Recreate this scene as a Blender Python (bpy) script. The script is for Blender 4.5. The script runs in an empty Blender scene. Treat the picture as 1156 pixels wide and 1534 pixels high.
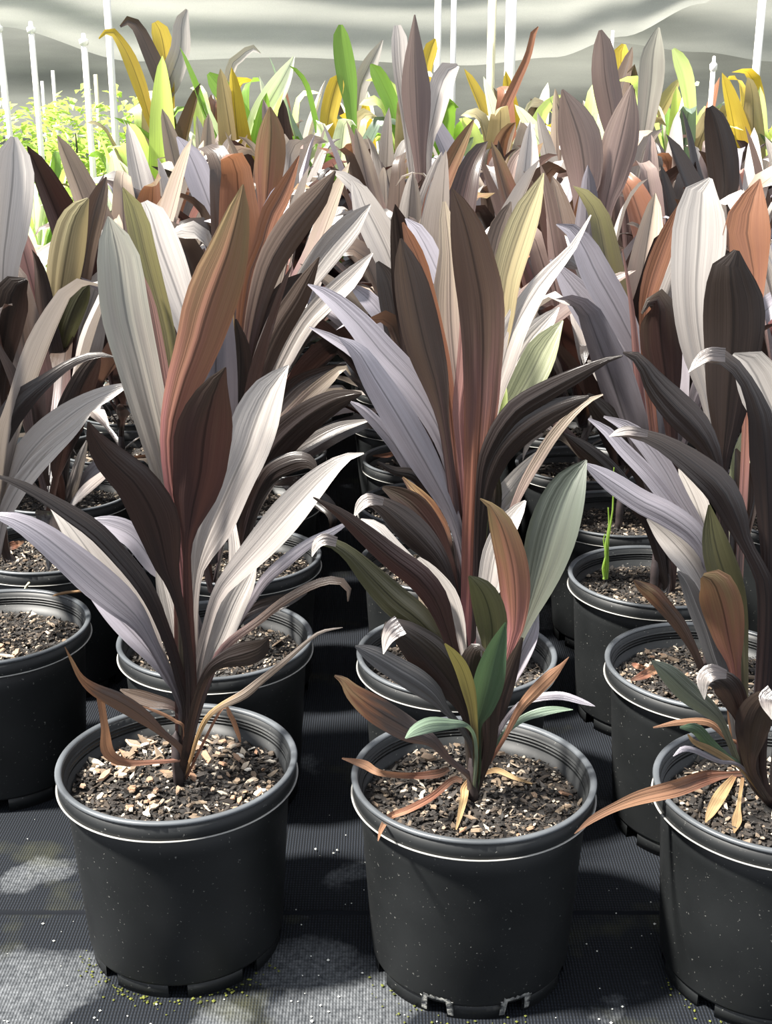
import bpy, bmesh, math, random
from mathutils import Vector, Matrix, noise

random.seed(7)
scene = bpy.context.scene
COL = scene.collection

# ------------------------------------------------------------------ camera
F = 1850.0                      # focal length in pixels of the 1156 x 1534 frame
CX, CY = 578.0, 767.0
PITCH = math.radians(18.3)
CAMZ = 1.0245
cam = bpy.data.cameras.new('camera')
cam.sensor_fit = 'VERTICAL'; cam.sensor_height = 36.0; cam.sensor_width = 27.13
cam.lens = F / 1534.0 * 36.0
cam.clip_start = 0.05; cam.clip_end = 200
camo = bpy.data.objects.new('camera', cam); COL.objects.link(camo)
camo.location = (0, 0, CAMZ); camo.rotation_euler = (math.pi/2 - PITCH, 0, 0)
scene.camera = camo

# ------------------------------------------------------------------ light
world = bpy.data.worlds.new('world'); scene.world = world
world.use_nodes = True
bg = world.node_tree.nodes['Background']
bg.inputs['Color'].default_value = (0.86, 0.91, 1.0, 1)
bg.inputs['Strength'].default_value = 0.95
sun = bpy.data.lights.new('sun', 'SUN'); sun.energy = 14.0; sun.angle = math.radians(5.0)
sun.color = (1.0, 0.955, 0.88)
suno = bpy.data.objects.new('sun', sun); COL.objects.link(suno)
SUN_DIR = Vector((-0.53, -0.13, 0.84)).normalized()          # towards the sun
suno.rotation_euler = SUN_DIR.to_track_quat('Z', 'Y').to_euler()
suno.location = SUN_DIR * 12

vs = scene.view_settings
vs.view_transform = 'Standard'; vs.look = 'None'; vs.gamma = 1.0; vs.use_curve_mapping = False
vs.exposure = 0.52

# ------------------------------------------------------------------ helpers
def unproj(px, py, Y):
    a = (px - CX) / F; b = (CY - py) / F
    dy = math.cos(PITCH) + b * math.sin(PITCH); dz = -math.sin(PITCH) + b * math.cos(PITCH)
    t = Y / dy
    return Vector((a * t, Y, CAMZ + dz * t))
def unproj_z(px, py, z):
    a = (px - CX) / F; b = (CY - py) / F
    dy = math.cos(PITCH) + b * math.sin(PITCH); dz = -math.sin(PITCH) + b * math.cos(PITCH)
    t = (z - CAMZ) / dz
    return Vector((a * t, dy * t, z))
def depth(p):
    return p.y * math.cos(PITCH) + (CAMZ - p.z) * math.sin(PITCH)
def project(p):
    d = depth(p)
    v = (p.z - CAMZ) * math.cos(PITCH) + p.y * math.sin(PITCH)
    return CX + F * p.x / d, CY - F * v / d

def link(o, parent=None):
    COL.objects.link(o)
    if parent: o.parent = parent
    return o
def obj(name, me, mat=None, parent=None, smooth=True):
    o = bpy.data.objects.new(name, me)
    if mat and not me.materials: me.materials.append(mat)
    if smooth and len(me.polygons): me.polygons.foreach_set('use_smooth', [True] * len(me.polygons))
    return link(o, parent)
def inst(name, me, mat, parent):
    if not me.materials and mat is not None: me.materials.append(mat)
    o = bpy.data.objects.new(name, me); link(o, parent)
    if mat is not None and (not me.materials or me.materials[0] != mat):
        o.material_slots[0].link = 'OBJECT'; o.material_slots[0].material = mat
    return o
def thing(name, label, cat, loc=(0, 0, 0), group=None, rz=0):
    o = bpy.data.objects.new(name, None); link(o); o.location = loc; o.rotation_euler = (0, 0, rz)
    o.empty_display_size = 0.05
    o['label'] = label; o['category'] = cat
    if group: o['group'] = group
    return o
def tag(o, label=None, cat=None, group=None, kind=None):
    if label: o['label'] = label
    if cat: o['category'] = cat
    if group: o['group'] = group
    if kind: o['kind'] = kind
    return o
def mesh(name, verts, faces, uvs=None):
    me = bpy.data.meshes.new(name); me.from_pydata(verts, [], faces)
    if uvs:
        l = me.uv_layers.new(name='uv')
        for lp in me.loops: l.data[lp.index].uv = uvs[lp.vertex_index]
    me.update(); return me
def catmull(pts, n):
    # pts: list of tuples of floats; resample to n+1 stations by arc length of first 3 comps
    P = [tuple(p) for p in pts]; k = len(P[0])
    ext = [tuple(2 * P[0][i] - P[1][i] for i in range(k))] + P + [tuple(2 * P[-1][i] - P[-2][i] for i in range(k))]
    fine = []
    for s in range(len(P) - 1):
        p0, p1, p2, p3 = ext[s:s + 4]
        for j in range(8):
            t = j / 8.0; t2 = t * t; t3 = t2 * t
            fine.append(tuple(0.5 * (2 * p1[i] + (p2[i] - p0[i]) * t + (2 * p0[i] - 5 * p1[i] + 4 * p2[i] - p3[i]) * t2
                              + (3 * p1[i] - p0[i] - 3 * p2[i] + p3[i]) * t3) for i in range(k)))
    fine.append(P[-1])
    acc = [0.0]
    for a, b in zip(fine, fine[1:]):
        acc.append(acc[-1] + math.dist(a[:3], b[:3]))
    out = []; j = 0
    for i in range(n + 1):
        d = acc[-1] * i / n
        while j < len(acc) - 2 and acc[j + 1] < d: j += 1
        f = 0 if acc[j + 1] == acc[j] else (d - acc[j]) / (acc[j + 1] - acc[j])
        out.append(tuple(fine[j][c] + (fine[j + 1][c] - fine[j][c]) * f for c in range(k)))
    return out

# ------------------------------------------------------------------ materials
def nt(name):
    m = bpy.data.materials.new(name); m.use_nodes = True
    t = m.node_tree; t.nodes.clear()
    return m, t, t.nodes, t.links
def ramp(N, stops, interp='LINEAR'):
    r = N.new('ShaderNodeValToRGB'); e = r.color_ramp.elements
    r.color_ramp.interpolation = interp
    while len(e) < len(stops): e.new(0.5)
    for x, (p, c) in zip(e, stops):
        x.position = p; x.color = (*c, 1) if len(c) == 3 else c
    return r
def c3(h):
    h = h.lstrip('#'); v = [int(h[i:i + 2], 16) / 255 for i in (0, 2, 4)]
    return tuple(x / 12.92 if x <= 0.04045 else ((x + 0.055) / 1.055) ** 2.4 for x in v)

def leaf_mat(name, stops, trans=0.22, tcol=None, rough=0.36, spec=0.6, midrib=0.5, vein=0.28, var=0.3, bump=0.35, sheen=0.0):
    m, t, N, L = nt(name)
    out = N.new('ShaderNodeOutputMaterial')
    uv = N.new('ShaderNodeUVMap')
    sep = N.new('ShaderNodeSeparateXYZ'); L.new(uv.outputs[0], sep.inputs[0])
    inf = N.new('ShaderNodeObjectInfo')
    # gradient along the blade, wobbled with noise
    mp = N.new('ShaderNodeMapping'); mp.inputs['Scale'].default_value = (85, 2.2, 1); L.new(uv.outputs[0], mp.inputs[0])
    off = N.new('ShaderNodeCombineXYZ'); mu = N.new('ShaderNodeMath'); mu.operation = 'MULTIPLY'; mu.inputs[1].default_value = 40
    L.new(inf.outputs['Random'], mu.inputs[0]); L.new(mu.outputs[0], off.inputs[0]); L.new(mu.outputs[0], off.inputs[1])
    L.new(off.outputs[0], mp.inputs['Location'])
    nz = N.new('ShaderNodeTexNoise'); nz.inputs['Scale'].default_value = 1.0; nz.inputs['Detail'].default_value = 4; L.new(mp.outputs[0], nz.inputs[0])
    mp2 = N.new('ShaderNodeMapping'); mp2.inputs['Scale'].default_value = (4, 3, 1); L.new(uv.outputs[0], mp2.inputs[0]); L.new(off.outputs[0], mp2.inputs['Location'])
    nz2 = N.new('ShaderNodeTexNoise'); nz2.inputs['Scale'].default_value = 1.0; nz2.inputs['Detail'].default_value = 3; L.new(mp2.outputs[0], nz2.inputs[0])
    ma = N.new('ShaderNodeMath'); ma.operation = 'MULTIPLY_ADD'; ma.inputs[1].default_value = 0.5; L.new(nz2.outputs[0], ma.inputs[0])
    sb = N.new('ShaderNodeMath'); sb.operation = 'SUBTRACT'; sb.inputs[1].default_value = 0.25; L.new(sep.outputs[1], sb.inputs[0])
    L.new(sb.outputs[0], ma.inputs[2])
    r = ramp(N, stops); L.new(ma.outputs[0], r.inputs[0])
    # veins
    vr = N.new('ShaderNodeMapRange'); vr.inputs[1].default_value = 0.3; vr.inputs[2].default_value = 0.7
    vr.inputs[3].default_value = 1 - vein * .6; vr.inputs[4].default_value = 1 + vein * .6; L.new(nz.outputs[0], vr.inputs[0])
    # midrib
    ab = N.new('ShaderNodeMath'); ab.operation = 'SUBTRACT'; ab.inputs[1].default_value = 0.5; L.new(sep.outputs[0], ab.inputs[0])
    ab2 = N.new('ShaderNodeMath'); ab2.operation = 'ABSOLUTE'; L.new(ab.outputs[0], ab2.inputs[0])
    mr = N.new('ShaderNodeMapRange'); mr.inputs[1].default_value = 0.012; mr.inputs[2].default_value = 0.035
    mr.inputs[3].default_value = midrib; mr.inputs[4].default_value = 1.0; L.new(ab2.outputs[0], mr.inputs[0])
    vv = N.new('ShaderNodeMapRange'); vv.inputs[3].default_value = 1 - var; vv.inputs[4].default_value = 1 + var; L.new(inf.outputs['Random'], vv.inputs[0])
    m1 = N.new('ShaderNodeMath'); m1.operation = 'MULTIPLY'; L.new(vr.outputs[0], m1.inputs[0]); L.new(mr.outputs[0], m1.inputs[1])
    m2 = N.new('ShaderNodeMath'); m2.operation = 'MULTIPLY'; L.new(m1.outputs[0], m2.inputs[0]); L.new(vv.outputs[0], m2.inputs[1])
    sc = N.new('ShaderNodeVectorMath'); sc.operation = 'SCALE'; L.new(r.outputs[0], sc.inputs[0]); L.new(m2.outputs[0], sc.inputs['Scale'])
    b = N.new('ShaderNodeBsdfPrincipled')
    L.new(sc.outputs[0], b.inputs['Base Color'])
    b.inputs['Specular IOR Level'].default_value = spec
    rr = N.new('ShaderNodeMapRange'); rr.inputs[1].default_value = 0.3; rr.inputs[2].default_value = 0.7
    rr.inputs[3].default_value = rough - 0.07; rr.inputs[4].default_value = rough + 0.07; L.new(nz.outputs[0], rr.inputs[0])
    L.new(rr.outputs[0], b.inputs['Roughness'])
    bp = N.new('ShaderNodeBump'); bp.inputs['Strength'].default_value = bump; bp.inputs['Distance'].default_value = 0.0004
    mp3 = N.new('ShaderNodeMapping'); mp3.inputs['Scale'].default_value = (8, 1.5, 1); L.new(uv.outputs[0], mp3.inputs[0]); L.new(off.outputs[0], mp3.inputs['Location'])
    nz3 = N.new('ShaderNodeTexNoise'); nz3.inputs['Scale'].default_value = 1.0; nz3.inputs['Detail'].default_value = 2; L.new(mp3.outputs[0], nz3.inputs[0])
    bp2 = N.new('ShaderNodeBump'); bp2.inputs['Strength'].default_value = 0.6; bp2.inputs['Distance'].default_value = 0.0022
    L.new(nz3.outputs[0], bp2.inputs['Height']); L.new(bp2.outputs[0], bp.inputs['Normal'])
    L.new(nz.outputs[0], bp.inputs['Height']); L.new(bp.outputs[0], b.inputs['Normal'])
    tr = N.new('ShaderNodeBsdfTranslucent')
    if tcol: 
        tr.inputs[0].default_value = (*tcol, 1)
        tm = N.new('ShaderNodeVectorMath'); tm.operation = 'SCALE'; tm.inputs[0].default_value = tcol; L.new(m1.outputs[0], tm.inputs['Scale']); L.new(tm.outputs[0], tr.inputs[0])
    else: L.new(sc.outputs[0], tr.inputs[0])
    mx = N.new('ShaderNodeMixShader'); mx.inputs[0].default_value = trans
    L.new(b.outputs[0], mx.inputs[1]); L.new(tr.outputs[0], mx.inputs[2]); L.new(mx.outputs[0], out.inputs[0])
    return m

M = {}
M['dark'] = leaf_mat('leaf_dark_burgundy', [(0, c3('241c1d')), (0.35, c3('231b1b')), (1, c3('2a231e'))], 0.10, c3('46302a'), rough=.33, spec=.55)
M['maroon'] = leaf_mat('leaf_maroon', [(0, c3('2a2223')), (0.35, c3('362625')), (0.8, c3('352522')), (1, c3('3a3128'))], 0.14, c3('50322a'), rough=.36, spec=.5)
M['brown'] = leaf_mat('leaf_brown', [(0, c3('2a2425')), (0.3, c3('2e2728')), (0.45, c3('4e3a3a')), (0.65, c3('443730')), (1, c3('483c32'))], 0.16, c3('684c3c'), rough=.36, spec=.6)
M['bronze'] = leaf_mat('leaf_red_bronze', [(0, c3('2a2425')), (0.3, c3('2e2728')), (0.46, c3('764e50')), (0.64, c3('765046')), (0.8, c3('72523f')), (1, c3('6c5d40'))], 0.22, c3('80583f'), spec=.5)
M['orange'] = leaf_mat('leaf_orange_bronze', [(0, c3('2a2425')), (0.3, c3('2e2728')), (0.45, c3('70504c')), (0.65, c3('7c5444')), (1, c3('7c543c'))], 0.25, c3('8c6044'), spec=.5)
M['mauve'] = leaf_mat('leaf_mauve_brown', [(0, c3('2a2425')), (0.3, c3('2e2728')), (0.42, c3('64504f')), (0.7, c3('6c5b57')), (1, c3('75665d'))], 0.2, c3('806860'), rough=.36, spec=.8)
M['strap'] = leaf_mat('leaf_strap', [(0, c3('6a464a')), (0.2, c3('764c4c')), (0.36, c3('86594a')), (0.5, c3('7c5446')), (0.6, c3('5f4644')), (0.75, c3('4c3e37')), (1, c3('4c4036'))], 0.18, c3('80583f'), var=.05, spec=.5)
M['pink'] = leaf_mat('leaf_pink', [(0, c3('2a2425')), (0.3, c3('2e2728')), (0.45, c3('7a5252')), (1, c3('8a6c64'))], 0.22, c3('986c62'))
M['silver'] = leaf_mat('leaf_painted_silver_sheen', [(0, c3('2e2829')), (0.28, c3('3c3636')), (0.45, c3('807874')), (1, c3('aca6a0'))], 0.15, c3('b0a294'), rough=0.32, spec=1.0, vein=0.3, bump=0.6)  # sun and sky gloss on waxy dark leaves, put into the base colour
M['lav'] = leaf_mat('leaf_lavender_sky_sheen', [(0, c3('2e2829')), (0.28, c3('3c3538')), (0.45, c3('686266')), (1, c3('8e8a92'))], 0.12, c3('70666a'), rough=0.34, spec=0.9, vein=0.22, bump=0.5)  # bluish sky reflection painted into the leaf colour
M['olive'] = leaf_mat('leaf_olive', [(0, c3('2a2425')), (0.3, c3('2e2728')), (0.45, c3('5c4c3c')), (0.7, c3('60583c')), (1, c3('6a663e'))], 0.26, c3('807840'))
M['grey'] = leaf_mat('leaf_grey_olive', [(0, c3('2a2425')), (0.3, c3('2e2728')), (0.45, c3('594f4a')), (0.75, c3('7a736a')), (1, c3('8c8b7e'))], 0.15, c3('88826e'), vein=0.18, rough=.36, spec=.8)
M['beige'] = leaf_mat('leaf_pink_beige', [(0, c3('2a2425')), (0.3, c3('2e2728')), (0.42, c3('765a5a')), (0.65, c3('887870')), (1, c3('948876'))], 0.26, c3('a08a78'))
M['yellow'] = leaf_mat('leaf_straw', [(0, c3('2a2425')), (0.3, c3('2e2728')), (0.45, c3('82685c')), (0.65, c3('8a7c60')), (1, c3('968e6c'))], 0.28, c3('a08e64'))
M['limegrey'] = leaf_mat('leaf_pale_lime', [(0, c3('2a2425')), (0.3, c3('2e2728')), (0.45, c3('6a7444')), (0.6, c3('7c7f68')), (1, c3('949878'))], 0.22, c3('909860'))
M['green'] = leaf_mat('leaf_green', [(0, c3('2c342a')), (0.5, c3('40553f')), (1, c3('4c624c'))], 0.2, c3('567048'), midrib=1.25)
M['palegreen'] = leaf_mat('leaf_sage_green', [(0, c3('4a5446')), (0.5, c3('5f7060')), (1, c3('6c7c6a'))], 0.2, c3('6c8460'))
M['greygreen'] = leaf_mat('leaf_grey_green', [(0, c3('2e2a26')), (0.4, c3('4a4a41')), (1, c3('5c6357'))], 0.18, c3('70765c'), vein=0.15, spec=.8)
M['darkolive'] = leaf_mat('leaf_dark_olive', [(0, c3('352c28')), (0.4, c3('3a372d')), (1, c3('47462f'))], 0.15, c3('60603a'))
M['stripe'] = leaf_mat('leaf_slate_striped', [(0, c3('9a9692')), (0.2, c3('444242')), (1, c3('5c5a5a'))], 0.1, c3('606060'), midrib=2.0, vein=0.3)
M['deadtip'] = leaf_mat('leaf_dark_dead_tip', [(0, c3('3a3032')), (0.66, c3('403a38')), (0.8, c3('7d5640')), (0.92, c3('a08460')), (1, c3('5c463a'))], 0.12, c3('705038'), rough=0.45)
M['dryhalf'] = leaf_mat('leaf_half_dry', [(0, c3('94704c')), (0.3, c3('9c8058')), (0.45, c3('6d6258')), (1, c3('625c58'))], 0.2, c3('9c7c58'), rough=0.5)
M['dry'] = leaf_mat('leaf_dry_orange', [(0, c3('4a382e')), (0.3, c3('7a5242')), (0.7, c3('8e6c54')), (1, c3('7c5c48'))], 0.2, c3('8c664c'), rough=0.6, spec=0.3)
M['tan'] = leaf_mat('leaf_dry_tan', [(0, c3('7a5c40')), (0.4, c3('9c845f')), (1, c3('947a5a'))], 0.2, c3('a88a60'), rough=0.6, spec=0.3)
M['goldenleaf'] = leaf_mat('leaf_gold', [(0, c3('8e7044')), (0.4, c3('a8843c')), (1, c3('bca640'))], 0.4, c3('d0b038'))
M['lime']   = leaf_mat('leaf_lime', [(0, c3('7c9848')), (0.5, c3('b4cc74')), (1, c3('d4e09c'))], 0.4, c3('c8e070'), midrib=1.1)
M['limegreen'] = leaf_mat('leaf_fresh_green', [(0, c3('46682e')), (0.5, c3('5c823c')), (1, c3('769840'))], 0.4, c3('80a83c'), midrib=0.8)
M['cream']  = leaf_mat('leaf_cream_green', [(0, c3('94ac78')), (0.5, c3('d4dcbc')), (1, c3('e8eAd8'))], 0.35, c3('dce8b8'))

def basic(name, col, rough=0.5, spec=0.5, noise_scale=None, col2=None, bump=0.0, metal=0):
    m, t, N, L = nt(name)
    out = N.new('ShaderNodeOutputMaterial'); b = N.new('ShaderNodeBsdfPrincipled')
    b.inputs['Roughness'].default_value = rough; b.inputs['Specular IOR Level'].default_value = spec
    b.inputs['Base Color'].default_value = (*col, 1)
    if noise_scale:
        tc = N.new('ShaderNodeTexCoord'); nz = N.new('ShaderNodeTexNoise'); nz.inputs['Scale'].default_value = noise_scale; nz.inputs['Detail'].default_value = 5
        L.new(tc.outputs['Object'], nz.inputs[0])
        r = ramp(N, [(0.35, col), (0.7, col2 or col)]); L.new(nz.outputs[0], r.inputs[0]); L.new(r.outputs[0], b.inputs['Base Color'])
        if bump:
            bp = N.new('ShaderNodeBump'); bp.inputs['Strength'].default_value = bump; bp.inputs['Distance'].default_value = 0.004
            L.new(nz.outputs[0], bp.inputs['Height']); L.new(bp.outputs[0], b.inputs['Normal'])
    L.new(b.outputs[0], out.inputs[0]); return m

def plastic_mat(name, base, dust, rough=0.42, amount=0.5):
    m, t, N, L = nt(name)
    out = N.new('ShaderNodeOutputMaterial'); b = N.new('ShaderNodeBsdfPrincipled')
    tc = N.new('ShaderNodeTexCoord'); inf = N.new('ShaderNodeObjectInfo')
    ad = N.new('ShaderNodeVectorMath'); ad.operation = 'ADD'; L.new(tc.outputs['Object'], ad.inputs[0]); L.new(inf.outputs['Location'], ad.inputs[1])
    n1 = N.new('ShaderNodeTexNoise'); n1.inputs['Scale'].default_value = 9; n1.inputs['Detail'].default_value = 6; L.new(ad.outputs[0], n1.inputs[0])
    n2 = N.new('ShaderNodeTexNoise'); n2.inputs['Scale'].default_value = 240; n2.inputs['Detail'].default_value = 2; L.new(ad.outputs[0], n2.inputs[0])
    sp = ramp(N, [(0.70, (0, 0, 0)), (0.75, (1, 1, 1))]); L.new(n2.outputs[0], sp.inputs[0])
    r = ramp(N, [(0.35, base), (0.8, dust)]); L.new(n1.outputs[0], r.inputs[0])
    mx = N.new('ShaderNodeMix'); mx.data_type = 'RGBA'; mx.inputs[7].default_value = (*c3('7d7d78'), 1)
    fa = N.new('ShaderNodeMath'); fa.operation = 'MULTIPLY'; fa.inputs[1].default_value = amount; L.new(sp.outputs[0], fa.inputs[0])
    L.new(fa.outputs[0], mx.inputs[0]); L.new(r.outputs[0], mx.inputs[6]); L.new(mx.outputs[2], b.inputs['Base Color'])
    rr = N.new('ShaderNodeMapRange'); rr.inputs[3].default_value = rough - .08; rr.inputs[4].default_value = rough + .15; L.new(n1.outputs[0], rr.inputs[0]); L.new(rr.outputs[0], b.inputs['Roughness'])
    b.inputs['Specular IOR Level'].default_value = 0.4
    L.new(b.outputs[0], out.inputs[0]); return m
M['pot'] = plastic_mat('black_plastic', c3('101213'), c3('1a1c1d'), .48)
M['rim'] = plastic_mat('rim_plastic_painted_sheen', c3('3a3d40'), c3('5c6064'), 0.36, 0.4)  # glossy sheen of the rim top put into a paler plastic colour
M['lip'] = plastic_mat('scuffed_edge_painted_highlight', c3('787876'), c3('a8a6a0'), 0.45, 0.2)  # highlight line along the lip painted as pale, scuffed plastic
M['scuff'] = basic('lime_scale_crust', c3('34363a'), 0.9, 0.2, 160, c3('9a9a94'), 0.6)

def soil_mat():
    m, t, N, L = nt('potting_mix')
    out = N.new('ShaderNodeOutputMaterial'); b = N.new('ShaderNodeBsdfPrincipled')
    tc = N.new('ShaderNodeTexCoord'); n = N.new('ShaderNodeTexNoise'); n.inputs['Scale'].default_value = 90; n.inputs['Detail'].default_value = 6
    L.new(tc.outputs['Object'], n.inputs[0])
    r = ramp(N, [(0.3, c3('0f0c0a')), (0.55, c3('1c1713')), (0.75, c3('30281f'))]); L.new(n.outputs[0], r.inputs[0]); L.new(r.outputs[0], b.inputs['Base Color'])
    b.inputs['Roughness'].default_value = 0.9
    bp = N.new('ShaderNodeBump'); bp.inputs['Distance'].default_value = 0.006; L.new(n.outputs[0], bp.inputs['Height']); L.new(bp.outputs[0], b.inputs['Normal'])
    L.new(b.outputs[0], out.inputs[0]); return m
M['soil'] = soil_mat()
def chip_mat(name, stops):
    m, t, N, L = nt(name)
    out = N.new('ShaderNodeOutputMaterial'); b = N.new('ShaderNodeBsdfPrincipled')
    at = N.new('ShaderNodeAttribute'); at.attribute_name = 'tone'
    r = ramp(N, stops); L.new(at.outputs['Fac'], r.inputs[0])
    tc = N.new('ShaderNodeTexCoord'); n = N.new('ShaderNodeTexNoise'); n.inputs['Scale'].default_value = 300; L.new(tc.outputs['Object'], n.inputs[0])
    mr = N.new('ShaderNodeMapRange'); mr.inputs[3].default_value = .6; mr.inputs[4].default_value = 1.4; L.new(n.outputs[0], mr.inputs[0])
    s = N.new('ShaderNodeVectorMath'); s.operation = 'SCALE'; L.new(r.outputs[0], s.inputs[0]); L.new(mr.outputs[0], s.inputs['Scale'])
    L.new(s.outputs[0], b.inputs['Base Color']); b.inputs['Roughness'].default_value = 0.75
    L.new(b.outputs[0], out.inputs[0]); return m
M['chip'] = chip_mat('bark_chips', [(0, c3('14110e')), (0.5, c3('231d18')), (0.74, c3('40362c')), (0.9, c3('7a6c5c')), (1, c3('b4aa9a'))])
M['chipbig'] = chip_mat('pale_bark_chips', [(0, c3('4a3c30')), (0.4, c3('746452')), (0.6, c3('8e6c54')), (0.85, c3('a89c8a')), (1, c3('d0cabe'))])

SILT = [(unproj_z(a, b, 0).x, unproj_z(a, b, 0).y, r) for a, b, r in ((40, 1490, .10), (900, 1500, .09), (500, 1500, .12), (500, 1310, .05), (905, 1330, .03), (60, 1300, .08), (845, 920, .10), (330, 1534, .06))]
def ground_mat():
    m, t, N, L = nt('woven_weed_mat')
    out = N.new('ShaderNodeOutputMaterial'); b = N.new('ShaderNodeBsdfPrincipled')
    tc = N.new('ShaderNodeTexCoord')
    w1 = N.new('ShaderNodeTexWave'); w1.wave_type = 'BANDS'; w1.bands_direction = 'X'; w1.inputs['Scale'].default_value = 80; w1.inputs['Distortion'].default_value = 0.8; w1.inputs['Detail'].default_value = 2
    w2 = N.new('ShaderNodeTexWave'); w2.wave_type = 'BANDS'; w2.bands_direction = 'Y'; w2.inputs['Scale'].default_value = 60; w2.inputs['Distortion'].default_value = 1.2; w2.inputs['Detail'].default_value = 2
    L.new(tc.outputs['Object'], w1.inputs[0]); L.new(tc.outputs['Object'], w2.inputs[0])
    mw = N.new('ShaderNodeMath'); mw.operation = 'MULTIPLY'; L.new(w1.outputs['Fac'], mw.inputs[0])
    ad = N.new('ShaderNodeMath'); ad.operation = 'MULTIPLY_ADD'; ad.inputs[1].default_value = .6; ad.inputs[2].default_value = .4; L.new(w2.outputs['Fac'], ad.inputs[0]); L.new(ad.outputs[0], mw.inputs[1])
    r = ramp(N, [(0, c3('080a0d')), (1, c3('1e232b'))]); L.new(mw.outputs[0], r.inputs[0])
    # dried silt patches
    n1 = N.new('ShaderNodeTexNoise'); n1.inputs['Scale'].default_value = 5.2; n1.inputs['Detail'].default_value = 7; n1.inputs['Roughness'].default_value = .55
    L.new(tc.outputs['Object'], n1.inputs[0])
    acc = None
    for (bx_, by_, br_) in SILT:
        di = N.new('ShaderNodeVectorMath'); di.operation = 'DISTANCE'; L.new(tc.outputs['Object'], di.inputs[0]); di.inputs[1].default_value = (bx_, by_, 0)
        mr_ = N.new('ShaderNodeMapRange'); mr_.inputs[1].default_value = br_ * 1.15; mr_.inputs[2].default_value = 0; mr_.inputs[3].default_value = 0; mr_.inputs[4].default_value = .3; L.new(di.outputs['Value'], mr_.inputs[0])
        if acc is None: acc = mr_.outputs[0]
        else:
            a_ = N.new('ShaderNodeMath'); a_.operation = 'MAXIMUM'; L.new(acc, a_.inputs[0]); L.new(mr_.outputs[0], a_.inputs[1]); acc = a_.outputs[0]
    sm_ = N.new('ShaderNodeMath'); sm_.operation = 'ADD'; L.new(n1.outputs[0], sm_.inputs[0]); L.new(acc, sm_.inputs[1])
    rp = ramp(N, [(0.62, (0, 0, 0)), (0.67, (.55, .55, .55)), (0.9, (1, 1, 1))]); L.new(sm_.outputs[0], rp.inputs[0])
    n3 = N.new('ShaderNodeTexNoise'); n3.inputs['Scale'].default_value = 160; n3.inputs['Detail'].default_value = 3; L.new(tc.outputs['Object'], n3.inputs[0])
    rs = ramp(N, [(0.3, c3('44474a')), (0.7, c3('74777a'))]); L.new(n3.outputs[0], rs.inputs[0])
    mf = N.new('ShaderNodeMath'); mf.operation = 'MULTIPLY'; L.new(rp.outputs[0], mf.inputs[0])
    wv = N.new('ShaderNodeMath'); wv.operation = 'MULTIPLY_ADD'; wv.inputs[1].default_value = .45; wv.inputs[2].default_value = .5; L.new(mw.outputs[0], wv.inputs[0]); L.new(wv.outputs[0], mf.inputs[1])
    mx = N.new('ShaderNodeMix'); mx.data_type = 'RGBA'; L.new(mf.outputs[0], mx.inputs[0]); L.new(r.outputs[0], mx.inputs[6]); L.new(rs.outputs[0], mx.inputs[7])
    # algae tint near the front edge
    n4 = N.new('ShaderNodeTexNoise'); n4.inputs['Scale'].default_value = 7; n4.inputs['Detail'].default_value = 6
    of = N.new('ShaderNodeVectorMath'); of.operation = 'ADD'; of.inputs[1].default_value = (3.1, 7.7, 0); L.new(tc.outputs['Object'], of.inputs[0]); L.new(of.outputs[0], n4.inputs[0])
    ra = ramp(N, [(0.6, (0, 0, 0)), (0.74, (.35, .35, .35))]); L.new(n4.outputs[0], ra.inputs[0])
    mx2 = N.new('ShaderNodeMix'); mx2.data_type = 'RGBA'; L.new(ra.outputs[0], mx2.inputs[0]); L.new(mx.outputs[2], mx2.inputs[6]); mx2.inputs[7].default_value = (*c3('4a4a32'), 1)
    L.new(mx2.outputs[2], b.inputs['Base Color'])
    b.inputs['Roughness'].default_value = 0.8; b.inputs['Specular IOR Level'].default_value = .2
    bp = N.new('ShaderNodeBump'); bp.inputs['Strength'].default_value = .7; bp.inputs['Distance'].default_value = .002
    L.new(mw.outputs[0], bp.inputs['Height']); L.new(bp.outputs[0], b.inputs['Normal'])
    L.new(b.outputs[0], out.inputs[0]); return m
M['mat'] = ground_mat()

def cloth_mat(name, c1, c2, trans, scale=(0.4, 1, 3)):
    m, t, N, L = nt(name)
    out = N.new('ShaderNodeOutputMaterial'); b = N.new('ShaderNodeBsdfPrincipled'); tr = N.new('ShaderNodeBsdfTranslucent')
    tc = N.new('ShaderNodeTexCoord'); mp = N.new('ShaderNodeMapping'); mp.inputs['Scale'].default_value = scale; L.new(tc.outputs['Object'], mp.inputs[0])
    n = N.new('ShaderNodeTexNoise'); n.inputs['Scale'].default_value = 1.6; n.inputs['Detail'].default_value = 6; L.new(mp.outputs[0], n.inputs[0])
    r = ramp(N, [(0.35, c1), (0.65, c2)]); L.new(n.outputs[0], r.inputs[0])
    n2 = N.new('ShaderNodeTexNoise'); n2.inputs['Scale'].default_value = 220; L.new(tc.outputs['Object'], n2.inputs[0])
    mr = N.new('ShaderNodeMapRange'); mr.inputs[3].default_value = .85; mr.inputs[4].default_value = 1.15; L.new(n2.outputs[0], mr.inputs[0])
    s = N.new('ShaderNodeVectorMath'); s.operation = 'SCALE'; L.new(r.outputs[0], s.inputs[0]); L.new(mr.outputs[0], s.inputs['Scale'])
    L.new(s.outputs[0], b.inputs['Base Color']); L.new(s.outputs[0], tr.inputs[0]); b.inputs['Roughness'].default_value = .8
    mx = N.new('ShaderNodeMixShader'); mx.inputs[0].default_value = trans
    L.new(b.outputs[0], mx.inputs[1]); L.new(tr.outputs[0], mx.inputs[2]); L.new(mx.outputs[0], out.inputs[0]); return m
M['cloth'] = cloth_mat('shade_cloth_pale', c3('b4b6ac'), c3('cfcfc4'), .5)
M['clothwall'] = cloth_mat('shade_cloth_wall', c3('949688'), c3('b0b1a2'), .35)
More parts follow.
